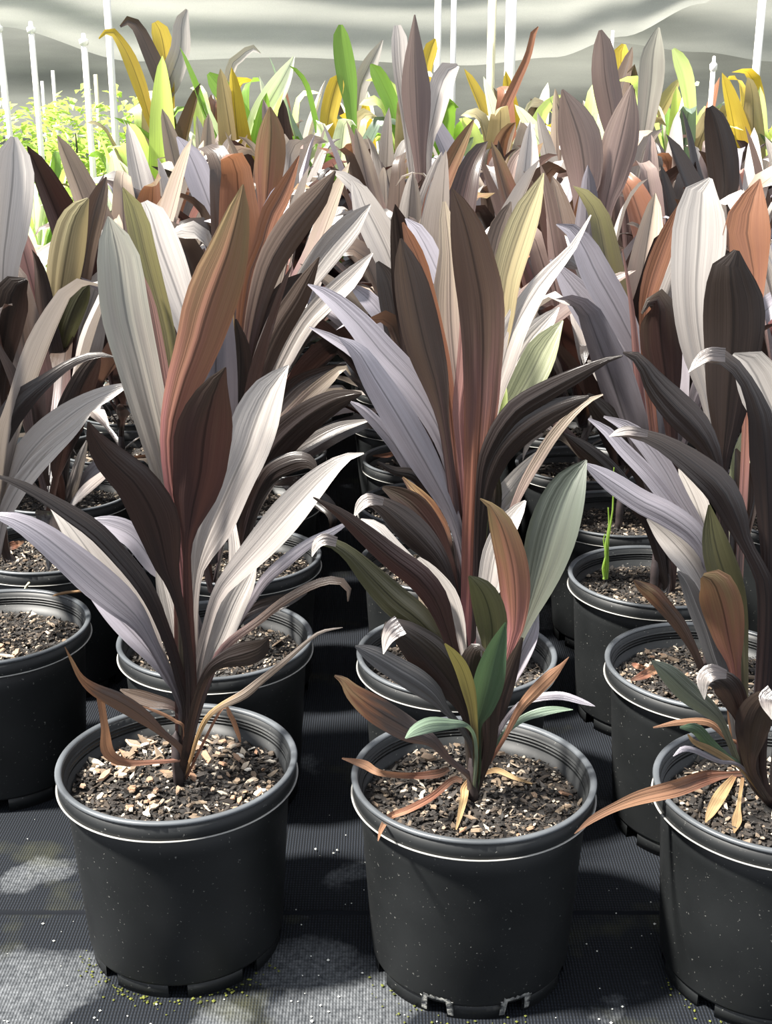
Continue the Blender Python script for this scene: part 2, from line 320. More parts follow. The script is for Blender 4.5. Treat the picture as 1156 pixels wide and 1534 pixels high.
M['clothdark'] = cloth_mat('shade_cloth_dark', c3('8c8e88'), c3('a6a8a0'), .35)
M['pvc'] = basic('white_pvc', c3('e4e2d8'), .45, .4, 6, c3('f0efe8'))
M['pvcold'] = basic('yellowed_pvc', c3('d0caa4'), .5, .4, 6, c3('dcd8b8'))
M['perlite'] = basic('perlite', c3('d8d8d0'), .9, .2)
M['moss'] = basic('moss', c3('3c4020'), .95, .1, 90, c3('6c7034'), .6)

# ------------------------------------------------------------------ setting: floor
def plane(name, x0, x1, y0, y1, z, nx=1, ny=1, fz=None):
    vs_ = []; fs = []
    for j in range(ny + 1):
        for i in range(nx + 1):
            x = x0 + (x1 - x0) * i / nx; y = y0 + (y1 - y0) * j / ny
            vs_.append((x, y, z + (fz(x, y) if fz else 0)))
    for j in range(ny):
        for i in range(nx):
            a = j * (nx + 1) + i; fs.append((a, a + 1, a + nx + 2, a + nx + 1))
    return mesh(name, vs_, fs)
floor = obj('floor', plane('floor', -14, 14, -3, 22, 0, 1, 1), M['mat'])
tag(floor, 'black woven weed mat laid over the nursery ground', kind='structure')
# the next width of mat starts at a stitched, slightly raised seam in front of the first pots
SEAM_Y = unproj_z(480, 1370, 0).y
o = obj('mat_strip', plane('mat_strip', -4, 4, -1.5, SEAM_Y, 0.0022, 60, 20, lambda x, y: 0.0012 * noise.noise(Vector((x * 5, y * 5, 0)))), M['mat'], floor)
sm = []
vs_ = []; fs = []
for i in range(161):
    x = -1.6 + 3.2 * i / 160; w = 0.0014 * noise.noise(Vector((x * 20, 3, 1)))
    for (dy_, dz_) in ((-.004, .001), (-.001, .0052), (.002, .0048), (.004, .0)):
        vs_.append((x, SEAM_Y + dy_ + w, dz_ + (0.0008 if i % 2 else 0)))
    if i:
        for k in range(3):
            a = (i - 1) * 4 + k; fs.append((a, a + 4, a + 5, a + 1))
obj('mat_seam', mesh('mat_seam', vs_, fs), basic('seam_thread', c3('14161a'), .95, .1), floor)

# ------------------------------------------------------------------ setting: shade cloth behind
def cloth_sheet(name, label, mat, x0, x1, Y, top, bot, folds, amp, nx=90, nz=40, seed=0, asobj=True):
    vs_ = []; fs = []
    for j in range(nz + 1):
        f = j / nz
        for i in range(nx + 1):
            u = i / nx; x = x0 + (x1 - x0) * u
            zt = top(u); zb = bot(u); z = zt + (zb - zt) * f
            y = Y - amp * .5 * math.cos(2 * (folds * math.pi * f + .9 * math.sin(3.1 * u + seed) + .5 * math.sin(7.3 * u + 2 * seed) + seed)) * (0.7 + 0.3 * math.sin(2.3 * u + seed)) \
                + 0.05 * noise.noise(Vector((x * 0.7, z * 1.6, seed)))
            vs_.append((x, y, z))
    for j in range(nz):
        for i in range(nx):
            a = j * (nx + 1) + i; fs.append((a, a + nx + 1, a + nx + 2, a + 1))
    return obj(name, mesh(name, vs_, fs), mat)
w = cloth_sheet('wall_back', '', M['clothwall'], -9, 9, 12.5, lambda u: 4.2, lambda u: 0.0, 2, .12, seed=1)
tag(w, 'grey green shade cloth wall across the back of the growing area', kind='structure')

# ------------------------------------------------------------------ pots
R_TOP, R_BODY, R_BOT, H_POT = 0.1465, 0.1370, 0.1190, 0.26
SOIL_Z = 0.222
def lathe(prof, n, name, closed=False, skip=None):
    vs_ = []; fs = []
    for i in range(n):
        a = 2 * math.pi * i / n
        for (r, z) in prof: vs_.append((r * math.cos(a), r * math.sin(a), z))
    k = len(prof)
    for i in range(n):
        j = (i + 1) % n
        for q in range(k - 1 + (1 if closed else 0)):
            if skip and skip(i, q): continue
            q2 = (q + 1) % k
            fs.append((i * k + q, j * k + q, j * k + q2, i * k + q2))
    return mesh(name, vs_, fs)
NSEG = 96
body_prof = [(0.1165, 0.030), (0.1195, 0.024), (0.1215, 0.0225), (0.1228, 0.026), (0.1290, 0.120), (0.1345, 0.205), (0.1372, 0.236), (0.1330, 0.238), (0.1300, 0.205), (0.1240, 0.12), (0.1175, 0.030)]
ME_BODY = lathe(body_prof, NSEG, 'pot_body', True)
# foot skirt with drainage notches
notch = lambda i, q: (i % 12) in (0, 1) 
foot_prof = [(0.1190, 0.0), (0.1192, 0.026), (0.1160, 0.026), (0.1158, 0.0)]
ME_FOOT = lathe(foot_prof, NSEG, 'pot_foot', True, lambda i, q: (i % 12) in (0, 1, 2))
ME_BASE = lathe([(0.0, 0.020), (0.117, 0.020), (0.117, 0.027), (0.0, 0.027)], 48, 'pot_base')
rim_prof = [(0.1370, 0.233), (0.1440, 0.2355), (0.1450, 0.238), (0.1455, 0.2570), (0.1380, 0.2570), (0.1372, 0.245), (0.1330, 0.235)]
ME_RIM = lathe(rim_prof, NSEG, 'pot_rim', True)
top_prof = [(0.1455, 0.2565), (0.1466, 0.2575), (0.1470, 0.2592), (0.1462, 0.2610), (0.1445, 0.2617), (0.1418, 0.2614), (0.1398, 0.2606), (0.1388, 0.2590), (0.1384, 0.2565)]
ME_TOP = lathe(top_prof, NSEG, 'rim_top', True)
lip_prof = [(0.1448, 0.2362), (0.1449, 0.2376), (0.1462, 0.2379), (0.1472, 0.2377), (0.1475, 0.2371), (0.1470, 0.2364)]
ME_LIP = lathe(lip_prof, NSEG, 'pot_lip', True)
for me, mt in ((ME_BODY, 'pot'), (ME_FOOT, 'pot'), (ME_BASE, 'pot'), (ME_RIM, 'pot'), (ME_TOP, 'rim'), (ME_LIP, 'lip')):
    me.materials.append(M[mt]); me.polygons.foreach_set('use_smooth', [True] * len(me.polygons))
# ridges inside the wall below the rim
def ridge_profile():
    p = []
    z = 0.250
    for k in range(7):
        p += [(0.1372 - k * .0004, z), (0.1350 - k * .0004, z - .0014), (0.1368 - k * .0004, z - .0034)]; z -= .0042
    return p
ME_RIDGE = lathe(ridge_profile(), NSEG, 'inner_ridges')
ME_RIDGE.materials.append(M['pot'])

def soil_mesh(seed, r=0.1335):
    vs_ = [(0, 0, 0.004)]; fs = []; nr, na = 14, 44
    for i in range(1, nr + 1):
        for j in range(na):
            a = 2 * math.pi * j / na; rr = r * i / nr; x, y = rr * math.cos(a), rr * math.sin(a)
            vs_.append((x, y, 0.007 * noise.noise(Vector((x * 22, y * 22, seed))) + 0.004 * noise.noise(Vector((x * 70, y * 70, seed))) + 0.004 * (1 - (rr / r) ** 2)))
    for j in range(na): fs.append((0, 1 + j, 1 + (j + 1) % na))
    for i in range(nr - 1):
        for j in range(na):
            a = 1 + i * na + j; b = 1 + i * na + (j + 1) % na; fs.append((a, b - 0 + na if False else a + na, b + na, b))
    me = mesh('potting_mix', vs_, fs); me.materials.append(M['soil'])
    me.polygons.foreach_set('use_smooth', [True] * len(me.polygons)); return me
def chip_geo(rnd, s, flat):
    # a flake: irregular 5-6 gon prism
    n = rnd.choice((4, 5, 5, 6)); el = rnd.choice((rnd.uniform(1, 1.8), rnd.uniform(1.4, 3.4)))
    pts = []
    for k in range(n):
        a = 2 * math.pi * k / n + rnd.uniform(-.3, .3); q = rnd.uniform(.7, 1.15)
        pts.append((s * el * q * math.cos(a), s * q * math.sin(a)))
    h = s * flat
    return [(x, y, -h) for x, y in pts] + [(x * .85, y * .85, h) for x, y in pts], n
def chips_mesh(name, seed, count, smin, smax, rmax=0.129, mat='chip', tone=(0, 1), zoff=0.002):
    rnd = random.Random(seed); vs_ = []; fs = []; tn = []
    for c in range(count):
        s = rnd.uniform(smin, smax) * (1 if rnd.random() < .8 else 1.5)
        g, n = chip_geo(rnd, s, rnd.uniform(.10, .28))
        rr = rmax * math.sqrt(rnd.random()); a = rnd.uniform(0, 2 * math.pi); cx, cy = rr * math.cos(a), rr * math.sin(a)
        z = 0.007 * noise.noise(Vector((cx * 22, cy * 22, 1))) + 0.004 * (1 - (rr / .1335) ** 2) + zoff + rnd.uniform(-.001, .003)
        rot = Matrix.Rotation(rnd.uniform(0, 6.28), 3, 'Z') @ Matrix.Rotation(rnd.gauss(0, .35), 3, 'X') @ Matrix.Rotation(rnd.gauss(0, .35), 3, 'Y') @ Matrix.Rotation(rnd.uniform(0, 6.28), 3, 'Z')
        b0 = len(vs_)
        for p in g:
            q = rot @ Vector(p); vs_.append((q.x + cx, q.y + cy, q.z + z))
        fs.append(tuple(b0 + n + k for k in range(n)))
        for k in range(n): fs.append((b0 + k, b0 + (k + 1) % n, b0 + n + (k + 1) % n, b0 + n + k))
        t = tone[0] + (tone[1] - tone[0]) * rnd.random() ** 1.3
        tn += [t] * (2 * n)
    me = mesh(name, vs_, fs); at = me.attributes.new('tone', 'FLOAT', 'POINT')
    at.data.foreach_set('value', tn); me.materials.append(M[mat]); return me
SOILS = [soil_mesh(1)]
CHIPS_NEAR = [chips_mesh('bark_chips', 100 + k, 2600, .0010, .0031) for k in range(4)]
CHIPS_FAR = [chips_mesh('bark_chips', 200 + k, 600, .0014, .004) for k in range(3)]

def add_pot(root, near, rnd, rz=None):
    if rz is None: rz = rnd.uniform(0, 6.28)
    b = inst('pot', ME_BODY, None, root); b.rotation_euler = (0, 0, rz)
    f = inst('foot', ME_FOOT, None, b); ba = inst('base', ME_BASE, None, b)
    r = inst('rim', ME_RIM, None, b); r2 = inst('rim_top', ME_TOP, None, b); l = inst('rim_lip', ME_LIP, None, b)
    if near: inst('inner_ridges', ME_RIDGE, None, b)
    s = inst('potting_mix', SOILS[0], None, root); s.location = (0, 0, SOIL_Z)
    ch = inst('bark_chips', rnd.choice(CHIPS_NEAR if near else CHIPS_FAR), None, s); ch['kind'] = 'stuff'
    if near: ch['label'] = 'loose bark chips and grit on the potting mix'
    return b

# ------------------------------------------------------------------ leaves
def ribbon(stations, sides, normals, widths, fold, ripple, seed, nu=10, name='leaf'):
    vs_ = []; uvs = []; fs = []; n = len(stations)
    for i in range(n):
        P = stations[i]; S = sides[i]; Nn = normals[i]; w = max(widths[i], 0.0008); v = i / (n - 1)
        for k in range(nu + 1):
            s = -1 + 2 * k / nu; a = abs(s)
            h = fold * (a ** 1.25) * w * 0.5
            h += ripple * w * (a ** 2) * math.sin(v * 17 + seed + (1.7 if s > 0 else 0)) * math.sin(math.pi * v)
            h += 0.035 * w * math.sin(9 * s + seed * 3) * math.sin(math.pi * v) * .5
            p = P + S * (w * 0.5 * s) + Nn * h
            vs_.append(tuple(p)); uvs.append((k / nu, v))
    for i in range(n - 1):
        for k in range(nu):
            a = i * (nu + 1) + k; fs.append((a, a + 1, a + nu + 2, a + nu + 1))
    me = mesh(name, vs_, fs, uvs); me.polygons.foreach_set('use_smooth', [True] * len(me.polygons))
    return me
CAM = Vector((0, 0, CAMZ))
def traced_leaf(root, mat, pts, dy=0.0, up=0.0, fold=None, ripple=0.05, flat=False, label=None, name='leaf', nv=30, pw=1.3, base=True, y0=0.0):
    """a leaf of the plant at root: midrib seen at pts (x, y, width) and leaning dy metres away from the viewer at its tip"""
    o = Vector(root.location); L = [0.0]
    if not flat and base:
        bx_, by_ = project(Vector((o.x, o.y, SOIL_Z + .004)))
        if (math.dist((bx_, by_), pts[0][:2]) > 14): pts = [(bx_ + (pts[0][0] - bx_) * .12, by_ - 2, min(10, pts[0][2]))] + list(pts)
    for a, b in zip(pts, pts[1:]): L.append(L[-1] + math.dist(a[:2], b[:2]))
    rows = []
    for (x, y, w), l in zip(pts, L):
        t = l / L[-1]
        if flat:
            p = unproj_z(x, y, SOIL_Z + .013 + .004 * math.sin(t * 5))
            r = math.hypot(p.x - o.x, p.y - o.y)
            if r > .118: p = unproj_z(x, y, H_POT + .006 - .05 * max(0, r - .16))
        else:
            p = unproj(x, y, o.y + y0 + dy * t ** pw)
            r = math.hypot(p.x - o.x, p.y - o.y)
            if r < .128: p.z = max(p.z, SOIL_Z - .004 if t < .02 else SOIL_Z + .010)
            elif r < .152: p.z = max(p.z, H_POT + .008)
        rows.append((p.x, p.y, p.z, 1.05 * w * depth(p) / F))
    st = catmull(rows, nv)
    S, Nn, P, W = [], [], [], []
    for i, q in enumerate(st):
        p = Vector(q[:3]); a = Vector(st[max(i - 1, 0)][:3]); b = Vector(st[min(i + 1, nv)][:3])
        T = (b - a).normalized(); V = (p - CAM).normalized()
        s = T.cross(V)
        s = s.normalized() if s.length > 1e-6 else Vector((1, 0, 0))
        n = s.cross(T).normalized()
        if n.dot(V) > 0: n = -n
        S.append(s); Nn.append(n); P.append(p - o); W.append(q[3])
    # smooth the frames a little
    for _ in range(2):
        S2 = [((S[max(i - 1, 0)] if S[max(i - 1, 0)].dot(S[i]) > 0 else S[i]) + S[i] * 2 + (S[min(i + 1, nv)] if S[min(i + 1, nv)].dot(S[i]) > 0 else S[i])).normalized() for i in range(nv + 1)]
        S = S2
    u0, u1 = up if isinstance(up, tuple) else (up, up)
    for i in range(nv + 1):
        a = Vector(st[max(i - 1, 0)][:3]); b = Vector(st[min(i + 1, nv)][:3]); T = (b - a).normalized()
        ang = math.radians(u0 + (u1 - u0) * i / nv)
        if abs(ang) > 1e-4:
            n = Nn[i]; q1 = Matrix.Rotation(ang, 3, T) @ n; q2 = Matrix.Rotation(-ang, 3, T) @ n
            sg = 1 if (q1.z > q2.z) == (ang > 0) or abs(q1.z - q2.z) < 1e-5 else -1
            # rotate normal towards the sky for positive values
            sg = 1 if q1.z >= q2.z else -1
            if ang < 0: sg = 1 if q1.z <= q2.z else -1; 
            Rm = Matrix.Rotation(sg * abs(ang) * (1), 3, T) if ang > 0 else Matrix.Rotation((1 if (Matrix.Rotation(abs(ang), 3, T) @ n).z < (Matrix.Rotation(-abs(ang), 3, T) @ n).z else -1) * abs(ang), 3, T)
            S[i] = (Rm @ S[i]).normalized(); Nn[i] = (Rm @ n).normalized()
            W[i] /= max(math.cos(ang), .35)
    if fold is None: fold = 0.24 if dy >= 0 else -0.22
    me = ribbon(P, S, Nn, W, fold, ripple, pts[0][0] * .37 + pts[-1][1] * .11)
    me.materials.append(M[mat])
    ob = bpy.data.objects.new(name, me); link(ob, root)
    if label: ob['label'] = label
    return ob

# library of free leaves: base at origin, heading +X, rising along Z
def lib_leaf(L, inc0, bend, wmax, fold, ripple, twist, seed, pet=.2):
    n = 20; rnd = random.Random(seed); p = Vector((0, 0, 0)); ang = math.radians(inc0); P = []; S = []; Nn = []; W = []
    sway = rnd.uniform(-.25, .25); hook = rnd.choice((0, 0, rnd.uniform(30, 80), rnd.uniform(90, 150)))
    for i in range(n + 1):
        t = i / n
        T = Vector((math.sin(ang), sway * t * .6, math.cos(ang))).normalized()
        s = Vector((0, 1, 0)); s = (s - T * s.dot(T)).normalized(); nn = T.cross(s).normalized()
        if nn.x > 0 and inc0 < 90: nn = -nn
        tw = math.radians(twist) * t
        Rm = Matrix.Rotation(tw, 3, T); S.append(Rm @ s); Nn.append(Rm @ nn); P.append(p.copy())
        if t < pet: w = .24
        else:
            q = (t - pet) / (1 - pet); w = .24 + .76 * min(1, q / .3) ** .8 if q < .3 else math.cos((q - .3) / .7 * math.pi / 2) ** .6
        W.append(wmax * w)
        p = p + T * (L / n); ang += math.radians(bend) / n * (0.3 + 1.6 * t * t + .3) + (math.radians(hook) / (n * .2) if t > .78 else 0)
    return ribbon(P, S, Nn, W, fold, ripple, seed, 6)
LIB_UP = [lib_leaf(random.uniform(.46, .62), random.uniform(4, 22), random.uniform(-6, 26), random.uniform(.07, .096), random.uniform(.25, .5), random.uniform(.02, .07), random.uniform(-50, 50), 300 + k) for k in range(10)]
LIB_MID = [lib_leaf(random.uniform(.42, .56), random.uniform(24, 46), random.uniform(10, 60), random.uniform(.06, .084), random.uniform(.25, .5), random.uniform(.02, .07), random.uniform(-60, 60), 330 + k) for k in range(10)]
LIB_OUT = [lib_leaf(random.uniform(.30, .44), random.uniform(48, 66), random.uniform(30, 95), random.uniform(.042, .056), random.uniform(.2, .45), random.uniform(.02, .07), random.uniform(-40, 40), 360 + k) for k in range(8)]
ME_STEM = lathe([(0.0, 0.0), (.0070, 0.0), (.0072, .02), (.0078, .05), (.006, .08), (.0, .09)], 10, 'stem')
ME_STEM.polygons.foreach_set('use_smooth', [True] * len(ME_STEM.polygons))
for me in LIB_UP + LIB_MID + LIB_OUT + [ME_STEM]: me.materials.append(M['dark'])
M['stem'] = basic('dark_leaf_sheath', c3('241e1e'), .5, .5, 40, c3('3a3232'), .3)

QUIET = [('dark', 30), ('silver', 20), ('lav', 16), ('brown', 20)]
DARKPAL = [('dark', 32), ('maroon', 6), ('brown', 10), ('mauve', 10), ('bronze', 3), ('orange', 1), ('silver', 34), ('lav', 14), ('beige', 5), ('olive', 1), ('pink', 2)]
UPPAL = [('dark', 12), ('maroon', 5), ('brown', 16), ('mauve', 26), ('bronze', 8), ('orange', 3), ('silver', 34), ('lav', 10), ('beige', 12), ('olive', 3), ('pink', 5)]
GREENPAL = [('lime', 16), ('limegreen', 14), ('goldenleaf', 14), ('cream', 16), ('palegreen', 6), ('brown', 6), ('silver', 5), ('orange', 3), ('yellow', 6)]
def pick(rnd, pal):
    k = rnd.uniform(0, sum(w for _, w in pal))
    for nme, w in pal:
        k -= w
        if k <= 0: return nme
    return pal[0][0]
def add_stem(root, lean=0, h=1.0):
    s = inst('stem', ME_STEM, M['stem'], root); s.location = (0, 0, SOIL_Z - .004); s.scale = (1, 1, h); return s
def generic_leaves(root, rnd, n_up, n_mid, n_out, pal=DARKPAL, pal_up=UPPAL, sc=1.0, h0=.03):
    a = rnd.uniform(0, 6.28)
    for lib, n, hh, pl in ((LIB_OUT, n_out, 0.0, pal), (LIB_MID, n_mid, .05, pal), (LIB_UP, n_up, .08, pal_up)):
        for k in range(n):
            a += 2.399 + rnd.uniform(-.3, .3)
            l = inst('leaf', rnd.choice(lib), M[pick(rnd, pl)], root)
            l.location = (.006 * math.cos(a), .006 * math.sin(a), SOIL_Z + h0 + hh + rnd.uniform(0, .05))
            s = sc * rnd.uniform(.82, 1.12)
            l.scale = (s, s * rnd.uniform(.9, 1.12) * rnd.choice((1, -1)), s); l.rotation_euler = (rnd.uniform(-.08, .08), rnd.uniform(-.08, .08), a)

# ------------------------------------------------------------------ plant places
ORD = ['front', 'second', 'third', 'fourth', 'fifth', 'sixth', 'seventh', 'eighth', 'ninth', 'tenth', 'eleventh', 'twelfth', 'thirteenth', 'fourteenth', 'fifteenth']
COLUMNS = {   # name: (x, list of Y, phrase)
    'D': (-.605, [None, 1.758, 2.12, 2.45, 2.80, 3.15, 3.5, 3.85, 4.2, 4.55, 4.9, 5.25], 'column along the left picture edge'),
    'A': (-.256, [1.346, 1.711, 2.07, 2.42, 2.76, 3.10, 3.45, 3.8, 4.15, 4.5, 4.85, 5.2], 'column left of the aisle'),
    'B': (.105, [1.310, 1.658, 2.04, 2.37, 2.70, 3.07, 3.43, 3.76, 4.1, 4.45, 4.8, 5.15], 'column right of the aisle'),
    'C': (.465, [1.285, 1.62, 1.97, 2.31, 2.66, 3.01, 3.36, 3.7, 4.05, 4.4, 4.75, 5.1], 'column near the right picture edge'),
    'F': (.83, [None, None, 1.95, 2.29, 2.64, 3.0, 3.35, 3.7, 4.05, 4.4, 4.75, 5.1], 'column past the right edge one'),
    'G': (1.19, [None, None, None, None, 2.66, 3.02, 3.37, 3.72, 4.07, 4.42, 4.77, 5.12], 'second column past the right edge one'),
    'H': (1.55, [None] * 7 + [3.72, 4.07, 4.42, 4.77, 5.12], 'third column past the right edge one'),
    'E': (-.965, [None, None, 2.13, 2.48], 'short column at the far left'),
}
PLANT = {}
GROUP = 'dark cordylines in black nursery pots'
FRONT_LABEL = {
    'A0': 'front left black pot holding tall burgundy cordyline with a pink-based bronze leaf',
    'B0': 'front middle black pot holding short cordyline with a small green leaf in its centre',
    'C0': 'front right black pot cut by picture edge, orange dead leaf hanging over its rim',
    'B1': 'second pot right of the aisle, tall cordyline with orange-red strap leaf and brown blades',
    'C1': 'second pot near right picture edge, cordyline with one broad dark and one broad white leaf',
    'A1': 'second pot left of the aisle, cordyline mostly hidden behind the front left plant',
    'D1': 'pot cut by left picture edge, white strap leaf arching right over its rim',
    'C2': 'third pot near right picture edge with a bright green shoot inside its rim',
}
for cn, (cx, ys, phrase) in COLUMNS.items():
    seen = 0
    for n, Y in enumerate(ys):
        if Y is None: continue
        key = cn + str(n)
        rnd = random.Random(key)
        x = cx - (.0015 * n * n if n < 8 else .0015 * 49 + .012 * (n - 7)) + (rnd.uniform(-.012, .012) if n > 2 else 0)
        if key == 'D3': x = -.672
        px, py = project(Vector((x, Y, .7)))
        if not (-190 < px < 1346): continue
        lab = FRONT_LABEL.get(key) or 'dark cordyline in black pot, %s from front, %s' % (['first', *ORD[1:]][seen], phrase); seen += 1
        t = thing('potted_cordyline', lab, 'potted plant', (x, Y, 0), GROUP)
        PLANT[key] = t
        add_pot(t, n < 4, rnd, {'A0': math.radians(-92.6), 'B0': math.radians(-72.6), 'C0': math.radians(-97.6)}.get(key))

# ------------------------------------------------------------------ traced plants
def T(key, mat, pts, dy=0.0, **k): return traced_leaf(PLANT[key], mat, pts, dy, **k)

# --- front left plant
k = 'A0'
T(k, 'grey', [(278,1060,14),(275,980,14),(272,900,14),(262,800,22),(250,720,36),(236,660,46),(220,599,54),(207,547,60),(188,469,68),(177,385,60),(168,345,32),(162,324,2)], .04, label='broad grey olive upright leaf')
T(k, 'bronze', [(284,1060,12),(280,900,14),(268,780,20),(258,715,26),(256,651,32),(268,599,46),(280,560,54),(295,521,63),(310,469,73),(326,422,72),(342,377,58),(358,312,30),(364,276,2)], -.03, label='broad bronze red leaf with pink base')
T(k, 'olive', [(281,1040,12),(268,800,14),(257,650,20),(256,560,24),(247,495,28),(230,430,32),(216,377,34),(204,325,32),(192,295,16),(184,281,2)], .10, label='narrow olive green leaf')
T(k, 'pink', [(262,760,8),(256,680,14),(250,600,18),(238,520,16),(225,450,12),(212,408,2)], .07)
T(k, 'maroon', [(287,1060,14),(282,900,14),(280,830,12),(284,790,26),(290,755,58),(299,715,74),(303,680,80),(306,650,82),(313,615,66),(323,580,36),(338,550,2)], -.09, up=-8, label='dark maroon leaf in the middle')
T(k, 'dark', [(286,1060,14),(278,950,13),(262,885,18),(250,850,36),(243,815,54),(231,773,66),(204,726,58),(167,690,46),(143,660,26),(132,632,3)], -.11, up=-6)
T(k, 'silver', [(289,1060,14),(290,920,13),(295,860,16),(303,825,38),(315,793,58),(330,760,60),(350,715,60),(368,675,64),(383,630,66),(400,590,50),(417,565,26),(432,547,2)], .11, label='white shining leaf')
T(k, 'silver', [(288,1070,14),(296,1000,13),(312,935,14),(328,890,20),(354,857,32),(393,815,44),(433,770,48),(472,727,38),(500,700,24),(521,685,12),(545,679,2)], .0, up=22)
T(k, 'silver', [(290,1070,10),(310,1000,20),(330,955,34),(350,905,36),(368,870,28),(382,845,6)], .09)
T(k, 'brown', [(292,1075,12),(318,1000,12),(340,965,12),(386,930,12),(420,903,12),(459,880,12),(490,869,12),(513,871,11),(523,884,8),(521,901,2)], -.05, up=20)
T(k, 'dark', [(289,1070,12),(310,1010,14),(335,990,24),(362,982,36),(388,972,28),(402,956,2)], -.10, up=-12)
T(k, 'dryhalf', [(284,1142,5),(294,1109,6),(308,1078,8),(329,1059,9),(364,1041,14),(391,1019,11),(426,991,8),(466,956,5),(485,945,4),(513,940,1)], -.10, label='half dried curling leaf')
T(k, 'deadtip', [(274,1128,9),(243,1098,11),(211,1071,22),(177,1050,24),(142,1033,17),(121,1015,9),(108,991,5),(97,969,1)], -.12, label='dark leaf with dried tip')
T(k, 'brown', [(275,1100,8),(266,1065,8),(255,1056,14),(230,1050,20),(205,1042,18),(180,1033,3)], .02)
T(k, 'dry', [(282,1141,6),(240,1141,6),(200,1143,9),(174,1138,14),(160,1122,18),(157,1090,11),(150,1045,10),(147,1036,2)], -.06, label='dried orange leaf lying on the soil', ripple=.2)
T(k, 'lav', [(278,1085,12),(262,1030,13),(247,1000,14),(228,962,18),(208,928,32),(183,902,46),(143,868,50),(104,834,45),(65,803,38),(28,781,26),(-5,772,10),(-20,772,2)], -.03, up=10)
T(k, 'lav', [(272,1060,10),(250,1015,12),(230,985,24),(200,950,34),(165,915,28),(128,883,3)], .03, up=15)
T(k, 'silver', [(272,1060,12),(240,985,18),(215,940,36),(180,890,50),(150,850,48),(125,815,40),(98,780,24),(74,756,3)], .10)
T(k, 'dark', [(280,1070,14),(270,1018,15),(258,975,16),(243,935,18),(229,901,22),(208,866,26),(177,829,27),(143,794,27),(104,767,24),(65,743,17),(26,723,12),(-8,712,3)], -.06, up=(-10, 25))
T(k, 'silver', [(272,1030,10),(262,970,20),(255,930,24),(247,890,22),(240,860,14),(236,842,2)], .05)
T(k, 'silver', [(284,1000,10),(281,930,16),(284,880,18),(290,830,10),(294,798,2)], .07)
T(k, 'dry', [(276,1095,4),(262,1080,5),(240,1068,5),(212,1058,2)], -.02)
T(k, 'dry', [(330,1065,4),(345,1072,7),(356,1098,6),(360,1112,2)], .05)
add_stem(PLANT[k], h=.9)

# --- front middle plant (short, two shoots)
k = 'B0'
T(k, 'bronze', [(722,1150,12),(738,1060,12),(755,1000,13),(765,965,16),(771,940,26),(772,895,42),(767,845,45),(754,797,38),(742,770,24),(732,755,8),(719,747,2)], -.01, label='upright bronze leaf')
T(k, 'greygreen', [(722,1150,12),(738,1070,12),(755,1010,13),(772,965,16),(790,920,26),(803,880,46),(815,840,62),(828,795,70),(843,750,62),(858,718,42),(878,689,3)], .06, fold=.45, label='broad grey green leaf with a pale half')
T(k, 'silver', [(715,1100,12),(722,930,16),(733,880,34),(742,830,38),(758,790,32),(775,765,20),(787,750,3)], .10)
T(k, 'darkolive', [(715,1130,12),(725,1020,13),(735,975,26),(737,940,44),(730,905,44),(718,880,30),(702,863,3)], -.06)
T(k, 'green', [(716,1150,9),(715,1090,10),(722,1060,30),(730,1030,42),(737,1000,42),(745,970,30),(752,948,16),(757,932,2)], -.10, fold=.5, label='small fresh green leaf')
T(k, 'olive', [(713,1140,8),(709,1075,12),(702,1035,20),(692,1003,20),(680,982,14),(666,964,2)], -.11)
T(k, 'dark', [(712,1150,12),(704,1090,14),(693,1055,26),(672,1018,52),(645,985,60),(615,957,44),(592,943,30),(578,946,18),(574,967,2)], -.05, up=-6)
T(k, 'stripe', [(710,1130,8),(690,1090,9),(668,1064,12),(650,1040,28),(625,1020,36),(595,1002,34),(565,984,28),(545,974,16),(532,968,3)], -.08, up=10)
T(k, 'deadtip', [(706,1166,9),(672,1137,10),(648,1110,18),(612,1092,36),(565,1064,38),(530,1038,24),(515,1020,12),(501,1012,3)], -.10, up=8)
T(k, 'palegreen', [(713,1120,5),(701,1088,6),(672,1084,16),(645,1085,22),(622,1094,16),(607,1106,2)], -.13, up=15, label='small sage green leaf')
T(k, 'dry', [(722,1160,6),(752,1111,6),(777,1064,12),(799,1038,18),(824,1013,17),(838,1000,8),(852,984,1)], -.05, label='dried orange leaf')
T(k, 'lav', [(722,1150,6),(750,1090,7),(775,1058,8),(799,1046,11),(839,1042,12),(872,1051,8),(891,1058,1)], -.03, up=10)
T(k, 'palegreen', [(722,1150,6),(750,1105,7),(781,1078,10),(810,1067,13),(835,1063,9),(858,1063,1)], .0, up=10)
T(k, 'maroon', [(711,1150,12),(703,1090,14),(690,1020,15),(676,966,18),(665,930,26),(652,898,36),(627,866,38),(588,836,34),(548,802,28),(510,770,16),(469,745,2)], -.07, up=-10)
T(k, 'silver', [(690,1010,8),(672,940,14),(650,885,18),(620,852,20),(590,820,20),(565,790,16),(540,778,3)], .02, up=20)
T(k, 'darkolive', [(709,1150,12),(698,1070,14),(680,1005,16),(660,966,24),(628,930,40),(593,902,44),(557,866,36),(525,832,22),(500,815,16),(482,811,10),(468,828,2)], -.04, up=-8)
T(k, 'silver', [(709,1140,10),(700,1040,12),(690,980,18),(680,935,32),(666,895,38),(648,865,28),(633,845,16),(626,836,6)], .03)
T(k, 'beige', [(700,1060,8),(680,985,10),(660,945,14),(640,915,18),(632,890,12),(628,870,3)], .05)
T(k, 'dark', [(714,1140,12),(706,1040,26),(705,1000,34),(709,980,26),(716,970,14),(728,975,2)], -.04)
T(k, 'lav', [(726,1150,8),(748,1055,12),(775,990,28),(794,950,24),(806,918,3)], .03)
T(k, 'dark', [(718,1160,10),(728,1110,22),(745,1060,28),(762,1010,24),(782,955,4)], -.02)
